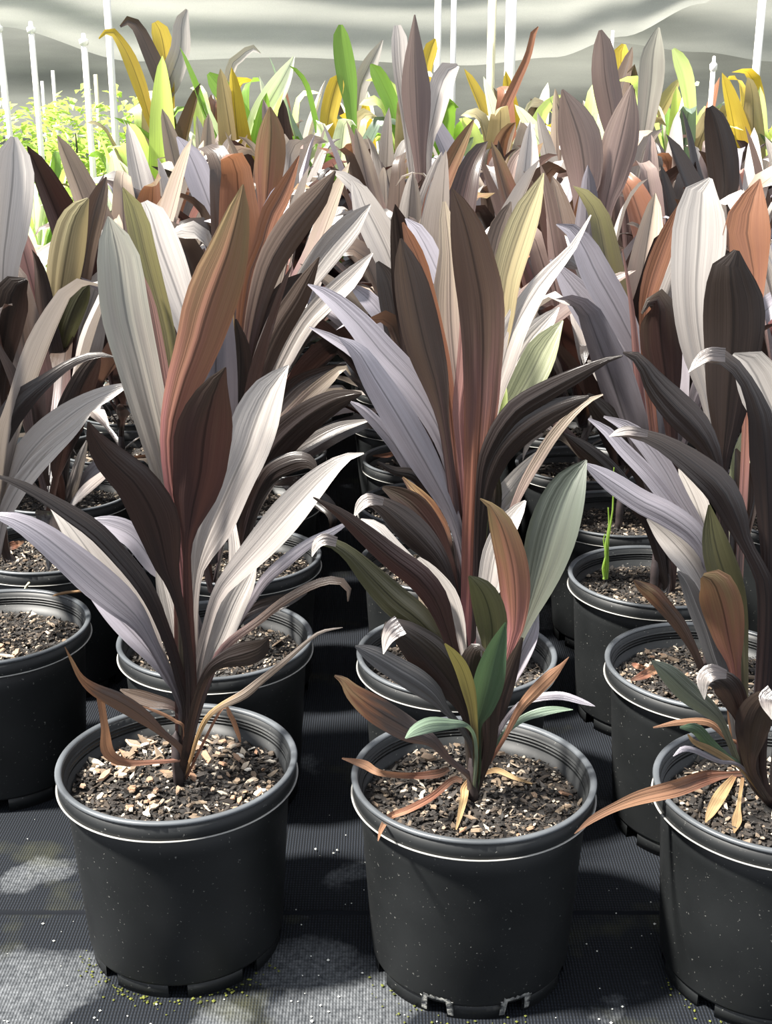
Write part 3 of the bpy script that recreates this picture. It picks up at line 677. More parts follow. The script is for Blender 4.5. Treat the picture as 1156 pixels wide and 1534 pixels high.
T(k, 'dark', [(722,1160,10),(733,1120,18),(735,1070,26),(742,1030,22),(750,985,3)], -.05)
T(k, 'dry', [(692,1170,8),(678,1168,9),(646,1194,10),(610,1213,10),(584,1223,9),(571,1242,7),(566,1260,1)], flat=True, label='dried leaf hanging over the rim')
T(k, 'tan', [(704,1168,8),(696,1182,12),(695,1194,11),(689,1220,8),(683,1243,2)], flat=True, label='tan dried leaf')
T(k, 'dry', [(672,1152,6),(655,1159,12),(617,1162,9),(570,1158,9),(545,1145,12),(512,1136,2)], flat=True)
T(k, 'tan', [(722,1160,4),(744,1154,8),(770,1165,6),(797,1174,2)], flat=True)
add_stem(PLANT[k], h=.8)

# --- front right plant
k = 'C0'
T(k, 'dry', [(1138,1157,8),(1090,1160,9),(1058,1165,20),(1012,1181,24),(960,1194,20),(921,1209,13),(887,1227,10),(860,1249,1)], flat=True, label='long dried orange leaf hanging over the rim', ripple=.03)
T(k, 'tan', [(1100,1162,6),(1079,1191,17),(1064,1217,13),(1056,1232,2)], flat=True)
T(k, 'tan', [(1112,1165,5),(1106,1207,6),(1103,1230,14),(1099,1248,2)], flat=True)
T(k, 'greygreen', [(1118,1150,8),(1105,1140,9),(1082,1085,12),(1064,1064,24),(1032,1038,32),(1001,1009,26),(976,990,3)], -.06, up=6)
T(k, 'dark', [(1117,1150,10),(1111,1085,16),(1103,1055,34),(1091,1031,40),(1074,1018,28),(1057,1020,15),(1046,1032,3)], -.08)
T(k, 'dark', [(1125,1155,14),(1124,1110,40),(1127,1085,50),(1135,1062,42),(1148,1048,28),(1166,1044,6)], -.10)
T(k, 'bronze', [(1115,1150,10),(1106,1060,12),(1100,1000,18),(1092,960,42),(1083,915,58),(1074,885,54),(1066,870,40),(1052,863,10)], -.05, label='rounded bronze leaf')
T(k, 'darkolive', [(1118,1150,12),(1112,1000,16),(1104,930,30),(1092,880,42),(1078,840,44),(1068,800,32),(1062,756,3)], .0)
T(k, 'stripe', [(1112,1150,10),(1095,1050,14),(1072,990,26),(1058,945,28),(1042,905,26),(1028,872,18),(1015,856,4)], -.02)
T(k, 'dark', [(1128,1150,14),(1138,1060,18),(1146,960,22),(1146,880,24),(1132,842,20),(1116,812,20),(1102,772,38),(1080,730,46),(1045,698,40),(1002,668,28),(966,652,18),(935,647,12),(914,653,2)], -.04, up=(-10, 30), label='long dark drooping leaf')
T(k, 'dark', [(1140,1150,14),(1150,1000,16),(1152,850,20),(1150,750,34),(1146,680,42),(1140,625,34),(1124,582,22),(1107,554,20),(1083,533,24),(1060,531,18),(1033,556,2)], -.02, up=(-8, 30))
T(k, 'silver', [(1160,1150,12),(1185,900,14),(1180,720,18),(1165,640,50),(1145,590,66),(1125,550,56),(1108,535,30),(1098,530,4)], .05)
T(k, 'dry', [(1110,1120,5),(1090,1108,6),(1062,1083,10),(1020,1082,9),(978,1090,2)], -.02)
T(k, 'green', [(1112,1150,6),(1090,1135,10),(1064,1115,16),(1042,1092,16),(1018,1090,3)], -.05)
T(k, 'tan', [(1112,1155,5),(1090,1138,9),(1062,1122,10),(1040,1112,7),(1030,1100,2)], -.05)
T(k, 'lav', [(1112,1150,5),(1075,1140,6),(1040,1124,8),(1022,1122,8),(1008,1133,1)], -.06)
T(k, 'dry', [(1110,1140,4),(1103,1120,8),(1097,1085,12),(1092,1060,7),(1088,1045,1)], .0)
T(k, 'lav', [(1130,1150,12),(1140,1000,16),(1150,900,22),(1160,820,30),(1170,760,8)], .03)
add_stem(PLANT[k], h=.8)

# folded-over ends of dark leaves, the gloss of their lit upper face painted in silver
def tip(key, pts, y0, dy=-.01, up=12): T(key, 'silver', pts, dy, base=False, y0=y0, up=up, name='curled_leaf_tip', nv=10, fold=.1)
tip('B0', [(600,936,30),(589,944,28),(580,958,17),(574,980,1)], -.056)
tip('B0', [(504,812,14),(486,808,17),(474,816,13),(467,834,1)], -.045)
tip('C0', [(1088,1010,12),(1066,1007,24),(1053,1020,20),(1055,1048,1)], -.09)
tip('C0', [(1160,1040,30),(1150,1050,26),(1156,1078,1)], -.105)
tip('C0', [(970,650,10),(942,645,14),(926,648,10),(912,654,1)], -.045)
tip('C0', [(1086,532,20),(1062,531,20),(1046,541,14),(1031,558,1)], -.025)
# --- second plant right of the aisle (the tall one)
k = 'B1'
T(k, 'strap', [(703,1005,24),(704,975,30),(706,930,32),(708,870,33),(710,800,35),(713,730,36),(717,660,42),(721,600,50),(722,560,54),(723,510,60),(720,450,66),(711,400,62),(700,350,50),(688,310,28),(677,283,3)], -.05, fold=.12, nv=40, label='tall strap leaf, orange red below and brown above')
T(k, 'pink', [(702,980,10),(700,800,12),(694,690,16),(690,620,24),(697,560,28),(700,500,24),(696,440,14),(690,400,2)], -.02)
T(k, 'beige', [(704,980,14),(700,800,16),(690,640,20),(685,585,40),(679,530,54),(675,480,55),(674,430,48),(673,380,30),(668,330,20),(665,302,5)], .07)
T(k, 'brown', [(700,985,12),(690,850,13),(676,720,14),(665,640,16),(658,600,28),(650,565,42),(637,521,54),(625,469,55),(614,417,46),(605,380,24),(600,357,3)], -.03)
T(k, 'orange', [(700,900,10),(685,700,12),(670,560,14),(653,480,16),(640,430,18),(628,390,20),(612,355,16),(603,333,3)], .02)
T(k, 'lav', [(702,900,10),(692,650,12),(675,480,16),(662,425,22),(642,378,30),(624,345,22),(607,327,2)], .14)
T(k, 'yellow', [(706,980,14),(716,800,16),(730,640,20),(741,540,28),(750,480,36),(757,420,42),(772,366,46),(790,316,38),(805,282,18),(814,259,2)], .06, label='straw coloured leaf')
T(k, 'silver', [(708,985,14),(718,800,14),(730,660,16),(742,590,24),(753,545,38),(764,508,40),(780,474,36),(807,430,28),(830,402,20),(858,370,11),(885,322,2)], .05, up=12)
T(k, 'limegrey', [(712,980,14),(722,800,14),(735,680,16),(752,630,26),(775,595,40),(795,560,48),(812,525,44),(828,500,24),(843,480,2)], .12)
T(k, 'silver', [(715,960,10),(728,700,14),(742,610,22),(765,560,36),(790,515,40),(815,485,28),(837,460,2)], .16)
T(k, 'lime', [(722,760,10),(735,680,18),(745,630,26),(752,595,16),(757,575,2)], .05)
T(k, 'lav', [(700,1005,12),(698,900,14),(690,790,18),(680,715,22),(668,670,26),(648,625,34),(613,572,44),(572,528,44),(538,487,36),(500,450,24),(475,433,12),(461,426,2)], .03, up=6)
T(k, 'lav', [(704,1005,16),(700,880,14),(692,822,16),(676,768,22),(652,720,36),(624,670,46),(592,616,46),(560,565,38),(535,525,24),(507,505,2)], -.03, up=5)
T(k, 'dark', [(700,950,12),(685,760,20),(676,680,30),(682,620,34),(692,580,20),(699,556,3)], .04)
T(k, 'silver', [(697,950,12),(681,720,22),(684,670,30),(692,630,24),(702,598,4)], .05)
T(k, 'dark', [(710,980,12),(720,740,16),(736,670,26),(770,618,32),(805,594,32),(845,572,26),(880,554,18),(905,541,10),(932,533,3)], -.06, up=-10)
T(k, 'dark', [(712,980,12),(722,780,16),(740,700,30),(770,655,40),(810,625,38),(850,606,24),(882,594,4)], -.05, up=-8)
T(k, 'beige', [(712,985,8),(745,830,9),(768,763,10),(786,723,14),(807,687,16),(828,654,16),(855,622,13),(880,601,8),(903,591,2)], .0, up=10)
T(k, 'dark', [(698,1005,12),(690,940,12),(676,880,14),(660,842,26),(632,808,42),(602,780,42),(574,758,26),(552,749,18),(538,756,12),(531,773,2)], -.03, up=(-8, 10))
T(k, 'maroon', [(698,1000,10),(688,900,12),(670,835,16),(650,795,30),(622,760,38),(598,742,26),(573,730,5)], .02, up=-8)
T(k, 'deadtip', [(696,990,10),(672,820,14),(650,770,22),(630,745,20),(603,715,3)], .05, up=-8)
T(k, 'silver', [(700,1000,10),(705,900,12),(722,800,24),(745,760,34),(775,720,30),(800,690,18),(825,665,3)], .10)
T(k, 'dark', [(703,1000,10),(715,880,14),(730,800,24),(735,740,32),(728,700,24),(718,670,3)], .08)
tip('B1', [(574,752,10),(553,748,18),(540,757,15),(530,775,1)], -.035)
add_stem(PLANT[k], h=1.0)

# --- second plant near the right edge
k = 'C1'
T(k, 'deadtip', [(1058,1022,10),(1046,990,11),(1036,968,13),(1018,937,20),(998,912,22),(978,890,24),(960,878,14),(949,869,2)], -.06)
T(k, 'lav', [(1085,1010,12),(1078,900,14),(1062,840,20),(1040,800,32),(1000,770,36),(960,750,34),(920,724,30),(893,706,18),(875,694,3)], -.02, up=12)
T(k, 'silver', [(1080,1010,12),(1060,900,18),(1042,855,34),(1015,820,38),(990,795,26),(969,777,3)], .02)
T(k, 'lav', [(1075,1010,12),(1060,850,14),(1030,790,18),(1000,748,22),(968,708,22),(934,673,20),(908,645,14),(881,627,3)], .03)
T(k, 'lav', [(1078,1010,12),(1068,850,14),(1045,790,18),(1018,745,24),(995,703,28),(968,666,26),(940,640,18),(904,624,3)], .06)
T(k, 'silver', [(1082,1010,12),(1075,860,14),(1058,800,24),(1045,760,34),(1032,730,28),(1017,702,3)], .08)
T(k, 'silver', [(1088,1010,12),(1086,850,14),(1078,700,18),(1066,600,30),(1054,545,48),(1045,490,60),(1042,430,68),(1046,370,76),(1048,330,72),(1050,295,52),(1053,275,30),(1064,267,6)], .12, label='broad white leaf')
T(k, 'dark', [(1090,1010,12),(1086,850,12),(1082,720,14),(1084,680,22),(1088,640,42),(1092,590,64),(1096,540,76),(1099,490,86),(1098,450,82),(1094,415,62),(1094,390,40),(1103,375,8)], -.04, label='broad dark leaf')
T(k, 'dark', [(1085,1010,12),(1080,800,12),(1076,710,16),(1062,668,32),(1040,636,46),(1012,608,46),(982,575,34),(965,548,20),(950,532,14),(933,528,3)], -.06, up=(-8, 20))
T(k, 'orange', [(1095,1005,12),(1110,800,12),(1120,600,14),(1128,480,20),(1130,430,28),(1126,390,46),(1118,350,66),(1122,315,52),(1130,290,28),(1138,268,2)], .10, label='orange bronze leaf')
T(k, 'dark', [(1090,1005,12),(1098,880,16),(1108,800,28),(1118,740,36),(1112,700,24),(1102,672,3)], .05)
T(k, 'limegrey', [(1092,1005,10),(1090,850,12),(1100,740,20),(1112,680,26),(1125,640,18),(1132,615,2)], .08)
add_stem(PLANT[k])

# --- third plant near the right edge
k = 'C2'
T(k, 'orange', [(1000,880,12),(985,700,12),(970,560,14),(966,470,18),(975,425,28),(988,385,30),(1003,345,22),(1018,304,2)], .0)
T(k, 'maroon', [(1005,880,12),(1008,700,14),(1003,620,22),(998,570,42),(991,520,58),(988,482,54),(988,455,40),(976,446,18),(961,470,3)], -.05)
T(k, 'lav', [(998,880,12),(985,720,14),(970,600,18),(955,530,26),(937,490,36),(916,450,44),(893,410,44),(874,370,36),(856,345,20),(833,336,2)], .03)
T(k, 'lav', [(995,880,12),(975,700,14),(945,600,24),(928,550,40),(907,505,48),(882,463,48),(858,432,36),(838,405,16),(824,389,3)], .09)
T(k, 'pink', [(990,860,10),(975,700,10),(962,620,12),(955,560,12),(948,480,8),(940,420,5),(932,373,2)], -.03)
T(k, 'dark', [(995,880,12),(975,760,14),(950,690,26),(920,640,34),(895,610,28),(880,590,4)], -.03)
T(k, 'dark', [(995,880,10),(972,790,14),(940,740,26),(905,700,30),(870,670,22),(845,650,3)], -.06)
T(k, 'silver', [(998,870,10),(985,760,14),(960,640,24),(935,590,34),(905,560,30),(880,540,3)], .06)
generic_leaves(PLANT[k], random.Random(6), 4, 0, 0, QUIET, QUIET)
add_stem(PLANT[k])
gs = []
for j, (a, b, w) in enumerate((((905, 868), (912, 760), .0030), ((907, 868), (921, 700), .0026), ((904, 868), (906, 800), .0026))):
    p0 = unproj(a[0], a[1], PLANT[k].location.y - .09); p1 = unproj(b[0], b[1], PLANT[k].location.y - .09)
    st = [p0.lerp(p1, i / 8) + Vector((.002 * math.sin(i * 1.3 + j), .002 * math.cos(i), 0)) - PLANT[k].location for i in range(9)]
    vs_ = []; fs = []
    for i, p in enumerate(st):
        for q in range(5):
            an = q * 2 * math.pi / 5; vs_.append((p.x + w * (1 - i / 12) * math.cos(an), p.y + w * (1 - i / 12) * math.sin(an), p.z))
        if i:
            for q in range(5): fs.append(((i - 1) * 5 + q, (i - 1) * 5 + (q + 1) % 5, i * 5 + (q + 1) % 5, i * 5 + q))
    o = obj('green_shoot', mesh('green_shoot', vs_, fs), M['lime'], PLANT[k]); o['label'] = 'bright green weed shoot'

# --- left edge plants
k = 'D1'
T(k, 'silver', [(-22,950,12),(-12,860,14),(5,770,20),(30,700,34),(60,660,40),(95,630,38),(130,605,28),(165,588,20),(194,575,4)], .02, up=18, label='white arching strap leaf')
T(k, 'silver', [(-18,950,10),(0,800,14),(20,745,24),(48,705,26),(80,672,22),(110,645,14),(135,620,3)], .0, up=10)
T(k, 'dark', [(-22,950,12),(-24,800,14),(-15,700,24),(5,640,34),(30,602,34),(62,575,22),(104,545,13),(143,531,9),(172,535,2)], -.03, up=(-10, 20))
generic_leaves(PLANT[k], random.Random(15), 4, 2, 0, QUIET, QUIET)
add_stem(PLANT[k])
k = 'D2'
T(k, 'silver', [(10,830,12),(2,640,16),(4,420,40),(10,350,58),(17,290,62),(20,250,56),(20,220,36),(21,205,10)], .05)
T(k, 'dark', [(8,830,12),(-3,600,24),(8,490,50),(15,455,52),(22,430,40),(40,419,6)], -.03)
generic_leaves(PLANT[k], random.Random(25), 3, 3, 2, QUIET, QUIET)
add_stem(PLANT[k])
k = 'D3'
T(k, 'pink', [(90,760,10),(80,620,12),(74,550,16),(65,505,26),(53,445,36),(40,395,36),(30,355,24),(21,326,3)], .0)
T(k, 'yellow', [(88,760,10),(82,600,12),(80,540,14),(83,490,24),(90,445,40),(98,392,50),(108,340,44),(120,312,26),(132,297,3)], -.02)
T(k, 'brown', [(92,750,12),(105,520,16),(122,420,26),(132,365,28),(143,315,30),(152,285,20),(159,265,2)], .05)
T(k, 'darkolive', [(88,750,10),(84,580,16),(92,520,24),(108,470,32),(122,440,26),(132,427,6)], -.04)
T(k, 'silver', [(94,755,10),(98,640,24),(104,590,50),(112,535,70),(125,485,64),(140,440,40),(153,403,4)], .08)
T(k, 'dark', [(88,760,12),(82,660,20),(70,600,50),(45,555,46),(25,530,30),(7,521,4)], -.06)
T(k, 'silver', [(92,770,8),(105,740,16),(120,690,14),(130,660,3)], -.04)
T(k, 'dark', [(92,770,8),(84,730,26),(72,705,28),(62,695,18),(58,710,2)], -.09)
T(k, 'lav', [(96,770,8),(115,745,12),(140,705,20),(175,690,24),(200,700,14),(218,715,2)], .0, up=12)
T(k, 'silver', [(90,760,8),(60,660,14),(40,610,22),(20,570,18),(5,540,3)], .07)
generic_leaves(PLANT[k], random.Random(35), 2, 2, 0, QUIET, QUIET)
add_stem(PLANT[k])

# --- plants left of the aisle behind the first
k = 'A1'
T(k, 'lav', [(312,990,12),(290,920,13),(262,875,18),(232,845,30),(200,805,34),(165,787,28),(129,780,4)], .0, up=10)
T(k, 'lav', [(318,990,10),(350,940,10),(378,897,11),(397,868,16),(430,838,18),(465,812,14),(500,795,10),(526,779,2)], -.03, up=14)
T(k, 'dark', [(316,985,10),(350,935,12),(380,915,20),(410,905,24),(440,895,14),(460,888,2)], .0, up=-6)
T(k, 'silver', [(316,985,10),(345,900,14),(352,840,18),(348,790,12),(344,750,3)], .10)
generic_leaves(PLANT[k], random.Random(45), 4, 0, 0, QUIET, QUIET, sc=.8)
add_stem(PLANT[k])
k = 'A2'
T(k, 'brown', [(355,850,12),(360,700,13),(368,560,16),(380,480,26),(394,425,34),(408,388,40),(430,352,44),(452,322,42),(477,292,32),(502,256,3)], -.02)
T(k, 'orange', [(352,840,10),(356,600,12),(362,500,18),(368,450,24),(376,405,26),(392,368,28),(404,325,30),(420,295,28),(433,268,18),(448,233,2)], .02, label='orange red leaf')
T(k, 'silver', [(358,850,12),(375,700,14),(410,520,18),(440,450,26),(470,405,36),(498,368,40),(525,338,34),(543,318,16),(555,306,2)], .08, label='white leaf')
T(k, 'silver', [(356,850,12),(370,720,13),(405,590,18),(432,530,24),(458,485,26),(488,452,30),(522,420,28),(542,398,16),(558,379,2)], .03, up=12)
T(k, 'brown', [(354,850,12),(358,700,14),(375,600,22),(395,542,32),(415,496,36),(445,448,32),(462,415,20),(478,385,2)], -.04)
T(k, 'dark', [(354,850,10),(360,680,14),(372,580,28),(388,520,40),(410,470,44),(435,430,28),(453,410,4)], .0)
T(k, 'dark', [(354,850,12),(352,740,18),(355,640,30),(360,570,34),(360,520,26),(353,478,3)], -.05)
T(k, 'tan', [(347,800,6),(346,700,7),(345,600,10),(344,540,12),(346,490,9),(349,448,2)], -.06)
T(k, 'dark', [(352,855,12),(356,800,14),(368,755,26),(388,710,44),(415,668,52),(455,630,46),(495,604,34),(522,594,20),(542,589,3)], -.06, up=-8)
T(k, 'beige', [(356,850,10),(366,760,12),(390,690,18),(420,640,22),(455,602,22),(490,570,18),(515,550,8),(525,562,2)], .0, up=8)
T(k, 'dark', [(356,850,10),(370,720,14),(400,630,24),(440,580,26),(480,558,16),(519,546,3)], .04, up=-8)
T(k, 'silver', [(358,850,10),(385,760,12),(430,690,18),(470,660,20),(510,640,16),(554,629,3)], .02, up=12)
T(k, 'dark', [(356,850,10),(375,770,12),(400,715,26),(430,695,30),(455,690,24),(470,698,12),(474,711,2)], -.05)
T(k, 'dark', [(352,855,10),(356,780,20),(362,740,34),(368,710,34),(362,680,18),(352,655,3)], -.08)
T(k, 'silver', [(356,850,10),(342,750,14),(330,660,20),(318,600,26),(300,560,18),(285,535,3)], .10)
T(k, 'silver', [(352,850,10),(320,640,16),(285,500,34),(262,430,52),(240,370,58),(225,320,40),(216,302,10)], .10)
add_stem(PLANT[k])

# --- plants right of the aisle, third and fourth
k = 'B2'
T(k, 'lav', [(670,850,10),(640,760,11),(600,640,12),(560,560,14),(528,527,16),(497,507,13),(463,490,2)], .0, up=10)
T(k, 'lav', [(668,850,10),(650,740,10),(620,620,14),(595,520,22),(577,480,26),(550,447,24),(521,424,3)], .06)
T(k, 'lav', [(672,855,10),(640,760,14),(600,680,18),(570,640,18),(545,615,14),(525,602,3)], -.03, up=10)
T(k, 'dark', [(668,850,12),(640,700,16),(615,590,24),(602,530,36),(592,470,40),(580,420,32),(565,392,5)], .04)
T(k, 'brown', [(680,840,10),(705,640,14),(728,480,16),(735,420,24),(740,375,30),(751,335,28),(765,302,3)], .10)
T(k, 'dark', [(674,850,10),(650,760,16),(625,715,18),(590,705,12),(565,692,3)], -.06)
generic_leaves(PLANT[k], random.Random(55), 4, 0, 0, QUIET, QUIET)
add_stem(PLANT[k])
k = 'B3'
T(k, 'silver', [(660,780,12),(640,600,16),(608,460,30),(585,390,42),(565,345,46),(545,305,36),(535,280,20),(527,270,3)], .05)
generic_leaves(PLANT[k], random.Random(65), 6, 4, 2)
add_stem(PLANT[k])

TRACED = {'A0', 'B0', 'C0', 'B1', 'C1', 'C2', 'D1', 'D2', 'D3', 'A1', 'A2', 'B2', 'B3'}
for key, t in PLANT.items():
    if key in TRACED: continue
    rnd = random.Random('g' + key); n = int(key[1:])
    add_stem(t)
    far = n > 7
    generic_leaves(t, rnd, rnd.randint(6, 8), rnd.randint(6, 8), 0 if far else rnd.randint(3, 5), sc=1.0 + .012 * n + rnd.uniform(-.05, .07))

# --- tall landmark leaves on the plants far back
def near_plant(px, Y):
    x = unproj(px, 300, Y).x
    return min(PLANT.items(), key=lambda kv: (kv[1].location.x - x) ** 2 + (kv[1].location.y - Y) ** 2)[0]
def Tb(px, Y, mat, pts, dy=0, **kw): T(near_plant(px, Y), mat, pts, dy, **kw)
Tb(634, 3.8, 'mauve', [(636,420,10),(632,300,14),(628,230,20),(625,180,36),(623,135,42),(621,95,32),(621,55,16),(621,22,2)], -.03)
Tb(620, 3.8, 'silver', [(628,400,10),(615,220,16),(605,140,20),(600,100,23),(598,60,23),(595,38,10)], .05)
Tb(645, 3.8, 'silver', [(634,400,10),(640,230,14),(648,180,28),(660,130,34),(672,105,28),(686,98,6)], .08)
Tb(915, 3.7, 'mauve', [(940,400,10),(930,260,14),(916,170,36),(906,115,38),(903,70,28),(899,45,5)], -.03)
Tb(960, 4.4, 'grey', [(948,380,10),(958,250,14),(969,170,28),(975,120,36),(978,80,32),(986,41,4)], .05)
Tb(390, 3.1, 'bronze', [(395,500,12),(398,330,20),(402,270,38),(405,225,44),(406,190,32),(404,160,3)], -.03)
Tb(850, 3.0, 'mauve', [(860,480,12),(870,330,20),(876,270,46),(870,215,60),(858,175,46),(842,134,3)], -.03)
Tb(930, 3.0, 'mauve', [(905,470,12),(905,330,18),(915,270,44),(928,215,52),(938,170,36),(946,127,3)], -.02)
Tb(300, 3.1, 'lav', [(345,520,10),(330,360,16),(315,310,34),(298,265,40),(283,230,28),(265,205,3)], .06)
Tb(655, 3.05, 'bronze', [(640,520,10),(640,340,18),(650,300,28),(668,260,28),(690,215,20),(709,180,3)], .0)
Tb(1090, 3.0, 'dark', [(1085,480,12),(1082,330,22),(1085,280,40),(1080,225,44),(1070,180,30),(1062,160,10)], -.02)
# ------------------------------------------------------------------ green and gold plants behind the dark block
def place_green(x, Y, i, lab, pal, sc, seed):
    t = thing('potted_green_cordyline', lab, 'potted plant', (x, Y, 0), 'green and gold cordylines behind the dark ones')
    rnd = random.Random(seed); add_pot(t, False, rnd); add_stem(t)
    generic_leaves(t, rnd, 10, 5, 0, pal, pal, sc, .06); return t
GREENS = {}
gi = 0
for r, Y in enumerate((5.55, 5.95)):
    seen = 0
    for c in range(11):
        x = -.98 + .37 * c + (.15 if r else 0)
        px, _ = project(Vector((x, Y, 1.0)))
        if not (180 < px < 1300): continue
        where = 'counted from the left, %s green row behind the dark plants' % ('nearer' if r == 0 else 'farther')
        GREENS[(r, c)] = place_green(x, Y, gi, 'green and gold cordyline, %s %s' % (['first', *ORD[1:]][seen], where), GREENPAL, 1.42, 900 + gi); gi += 1; seen += 1
def Tg(key_px, Y, mat, pts, dy=0, **kw):
    x = unproj(key_px, 150, Y).x
    root = min(GREENS.values(), key=lambda o: (o.location.x - x) ** 2 + (o.location.y - Y) ** 2)
    traced_leaf(root, mat, pts, dy, **kw)
Tg(225, 5.5, 'brown', [(262,230,10),(252,160,14),(240,115,24),(225,80,22),(209,46,18),(194,30,14),(180,40,3)])
Tg(225, 5.5, 'goldenleaf', [(240,240,10),(222,170,14),(210,130,20),(195,90,20),(180,62,14),(164,45,10),(148,58,2)])
Tg(250, 5.5, 'goldenleaf', [(258,240,10),(254,150,14),(249,105,22),(246,75,26),(240,48,26),(232,33,10)], .05)
Tg(260, 5.5, 'silver', [(240,250,10),(236,170,18),(254,120,32),(270,75,28),(272,35,22),(280,14,4)], .05)
Tg(515, 5.5, 'limegreen', [(528,260,10),(526,170,16),(520,120,28),(514,80,28),(510,50,20),(510,37,6)])
Tg(360, 5.5, 'limegreen', [(400,260,10),(372,190,24),(345,150,28),(325,125,26),(312,110,6)])
Tg(495, 5.5, 'goldenleaf', [(484,270,10),(490,190,22),(497,150,26),(505,122,22),(510,112,6)])
Tg(590, 5.5, 'limegreen', [(600,260,10),(590,170,20),(575,130,24),(562,105,18),(555,96,3)])
Tg(645, 5.9, 'goldenleaf', [(640,200,10),(638,110,16),(642,85,20),(648,65,16),(652,58,3)])
Tg(930, 5.9, 'goldenleaf', [(930,260,10),(930,150,20),(930,110,25),(930,78,23),(934,66,6)])
Tg(1025, 5.5, 'lime', [(1045,260,10),(1035,170,16),(1028,120,22),(1018,90,20),(1008,73,5)])
Tg(420, 5.5, 'cream', [(370,270,10),(385,190,30),(405,150,34),(425,115,24),(440,85,3)])
Tg(560, 5.9, 'silver', [(530,260,10),(538,140,20),(548,110,24),(560,85,18),(573,60,2)])
Tg(790, 5.5, 'orange', [(745,290,10),(752,180,16),(770,130,14),(790,85,10),(800,45,8),(806,40,2)])
Tg(340, 5.9, 'silver', [(330,200,8),(345,105,14),(360,85,13),(378,72,10),(390,80,2)])

# ------------------------------------------------------------------ sunlit lime bed at the far left
def bush_mesh(seed, r, h, n, ls):
    rnd = random.Random(seed); vs_ = []; fs = []; uvs = []
    for _ in range(n):
        a = rnd.uniform(0, 6.28); rr = r * math.sqrt(rnd.random()); z = h * (.35 + .65 * rnd.random()) * (1 - .45 * (rr / r) ** 2)
        c = Vector((rr * math.cos(a), rr * math.sin(a), z))
        d = Vector((math.cos(a + rnd.uniform(-.8, .8)), math.sin(a + rnd.uniform(-.8, .8)), rnd.uniform(-.1, .9))).normalized()
        s = d.cross(Vector((rnd.uniform(-.4, .4), rnd.uniform(-.4, .4), 1))).normalized(); nn = s.cross(d)
        L_ = ls * rnd.uniform(.7, 1.3); w = L_ * .28; b0 = len(vs_)
        for (u, v, q) in ((0, 0, 0), (-1, .45, .12), (1, .45, .12), (0, .5, 0), (0, 1, -.1)):
            p = c + d * (L_ * v) + s * (w * u) + nn * (L_ * q); vs_.append(tuple(p)); uvs.append((.5 + .5 * u, v))
        fs += [(b0, b0 + 3, b0 + 1), (b0, b0 + 2, b0 + 3), (b0 + 1, b0 + 3, b0 + 4), (b0 + 3, b0 + 2, b0 + 4)]
    return mesh('foliage', vs_, fs, uvs)
bushes = [bush_mesh(700 + k, .30, .98, 900, .075) for k in range(3)]
for me in bushes: me.materials.append(M['lime'])
ME_TRUNK = lathe([(0, 0), (.02, 0), (.014, .5), (.004, .85), (0, .86)], 8, 'trunk')
spots = [(-2.9, 7.7), (-2.35, 7.8), (-1.85, 7.7), (-2.75, 8.4), (-2.2, 8.5), (-1.7, 8.4), (-3.2, 8.3)]
for i, (x, y) in enumerate(spots):
    t = thing('leafy_shrub', 'lime green leafy shrub at the far left, %s from the left of the %s row' % (['second', 'third', 'fourth', 'second', 'third', 'fourth', 'first'][i], 'nearer' if i < 3 else 'farther'), 'shrub', (x, y, 0), 'leafy shrubs in the sunny bed')
    f = inst('foliage', bushes[i % 3], None, t); f.rotation_euler = (0, 0, i * 1.3); f.scale = (1, 1, 1.08 + .03 * (i % 3)); f['kind'] = 'stuff'
    inst('trunk', ME_TRUNK, M['stem'], t)
LIMEPAL = [('lime', 30), ('cream', 26), ('limegreen', 12)]
li = 0
for r, y in enumerate((4.0, 4.45, 4.9, 5.4, 5.95, 6.5)):
    seen = 0
    for c in range(7):
        x = -.98 - .40 * c - .05 * (r % 2) - (.10 * max(0, r - 2))
        px, _ = project(Vector((x, y, .7)))
        if not (-80 < px < 235): continue
        t = thing('potted_lime_plant', 'pale lime strap-leaved plant, %s row behind the left dark plants, %s from the right' % (['first', *ORD[1:]][r], ['first', *ORD[1:]][seen]), 'potted plant', (x, y, 0), 'lime plants in the sunny bed')
        seen += 1; rnd = random.Random(1200 + li); li += 1
        add_pot(t, False, rnd); add_stem(t, h=.8); generic_leaves(t, rnd, 6, 7, 4, LIMEPAL, LIMEPAL, .78 + .035 * r, 0.0)

# ------------------------------------------------------------------ sprinkler risers and posts
def pole(name, label, cat, px, ytop, Y, r, mat, cap=True, lean=0.0, group='white sprinkler risers'):
    p = unproj(px, ytop, Y); h = p.z
    t = thing(name, label, cat, (p.x, Y, 0), group)
    prof = [(0, 0), (r, 0), (r, h), (r * .7, h + .002), (0, h + .002)]
    a = obj('pipe', lathe(prof, 14, 'pipe'), M[mat], t); 
    cl = obj('coupling', lathe([(r, .10), (r * 1.35, .10), (r * 1.35, .16), (r, .16)], 14, 'coupling', True), M[mat], t)
    if cap:
        c = obj('sprinkler_head', lathe([(r * .9, h - .01), (r * 1.5, h), (r * 1.6, h + .02), (r * .8, h + .028), (r * .6, h + .05), (0, h + .052)], 12, 'sprinkler_head'), M[mat], t)
    t.rotation_euler = (0, lean, 0); return t
G = 'riser'
pole('sprinkler_riser', 'short white riser at the extreme left picture edge', G, 1, 92, 8.6, .014, 'pvc', False)
pole('sprinkler_riser', 'slightly leaning white riser nearest the left picture edge', G, 6, 46, 7.0, .015, 'pvc', lean=-.02)
pole('sprinkler_riser', 'white riser with round head, second tall one from the left', G, 47, 48, 6.8, .015, 'pvc')
pole('sprinkler_riser', 'smallest distant riser in the lime bed', G, 63, 122, 9.5, .012, 'pvc', False)
pole('sprinkler_riser', 'distant thin riser beside the smallest one', G, 79, 106, 9.3, .013, 'pvc', False)
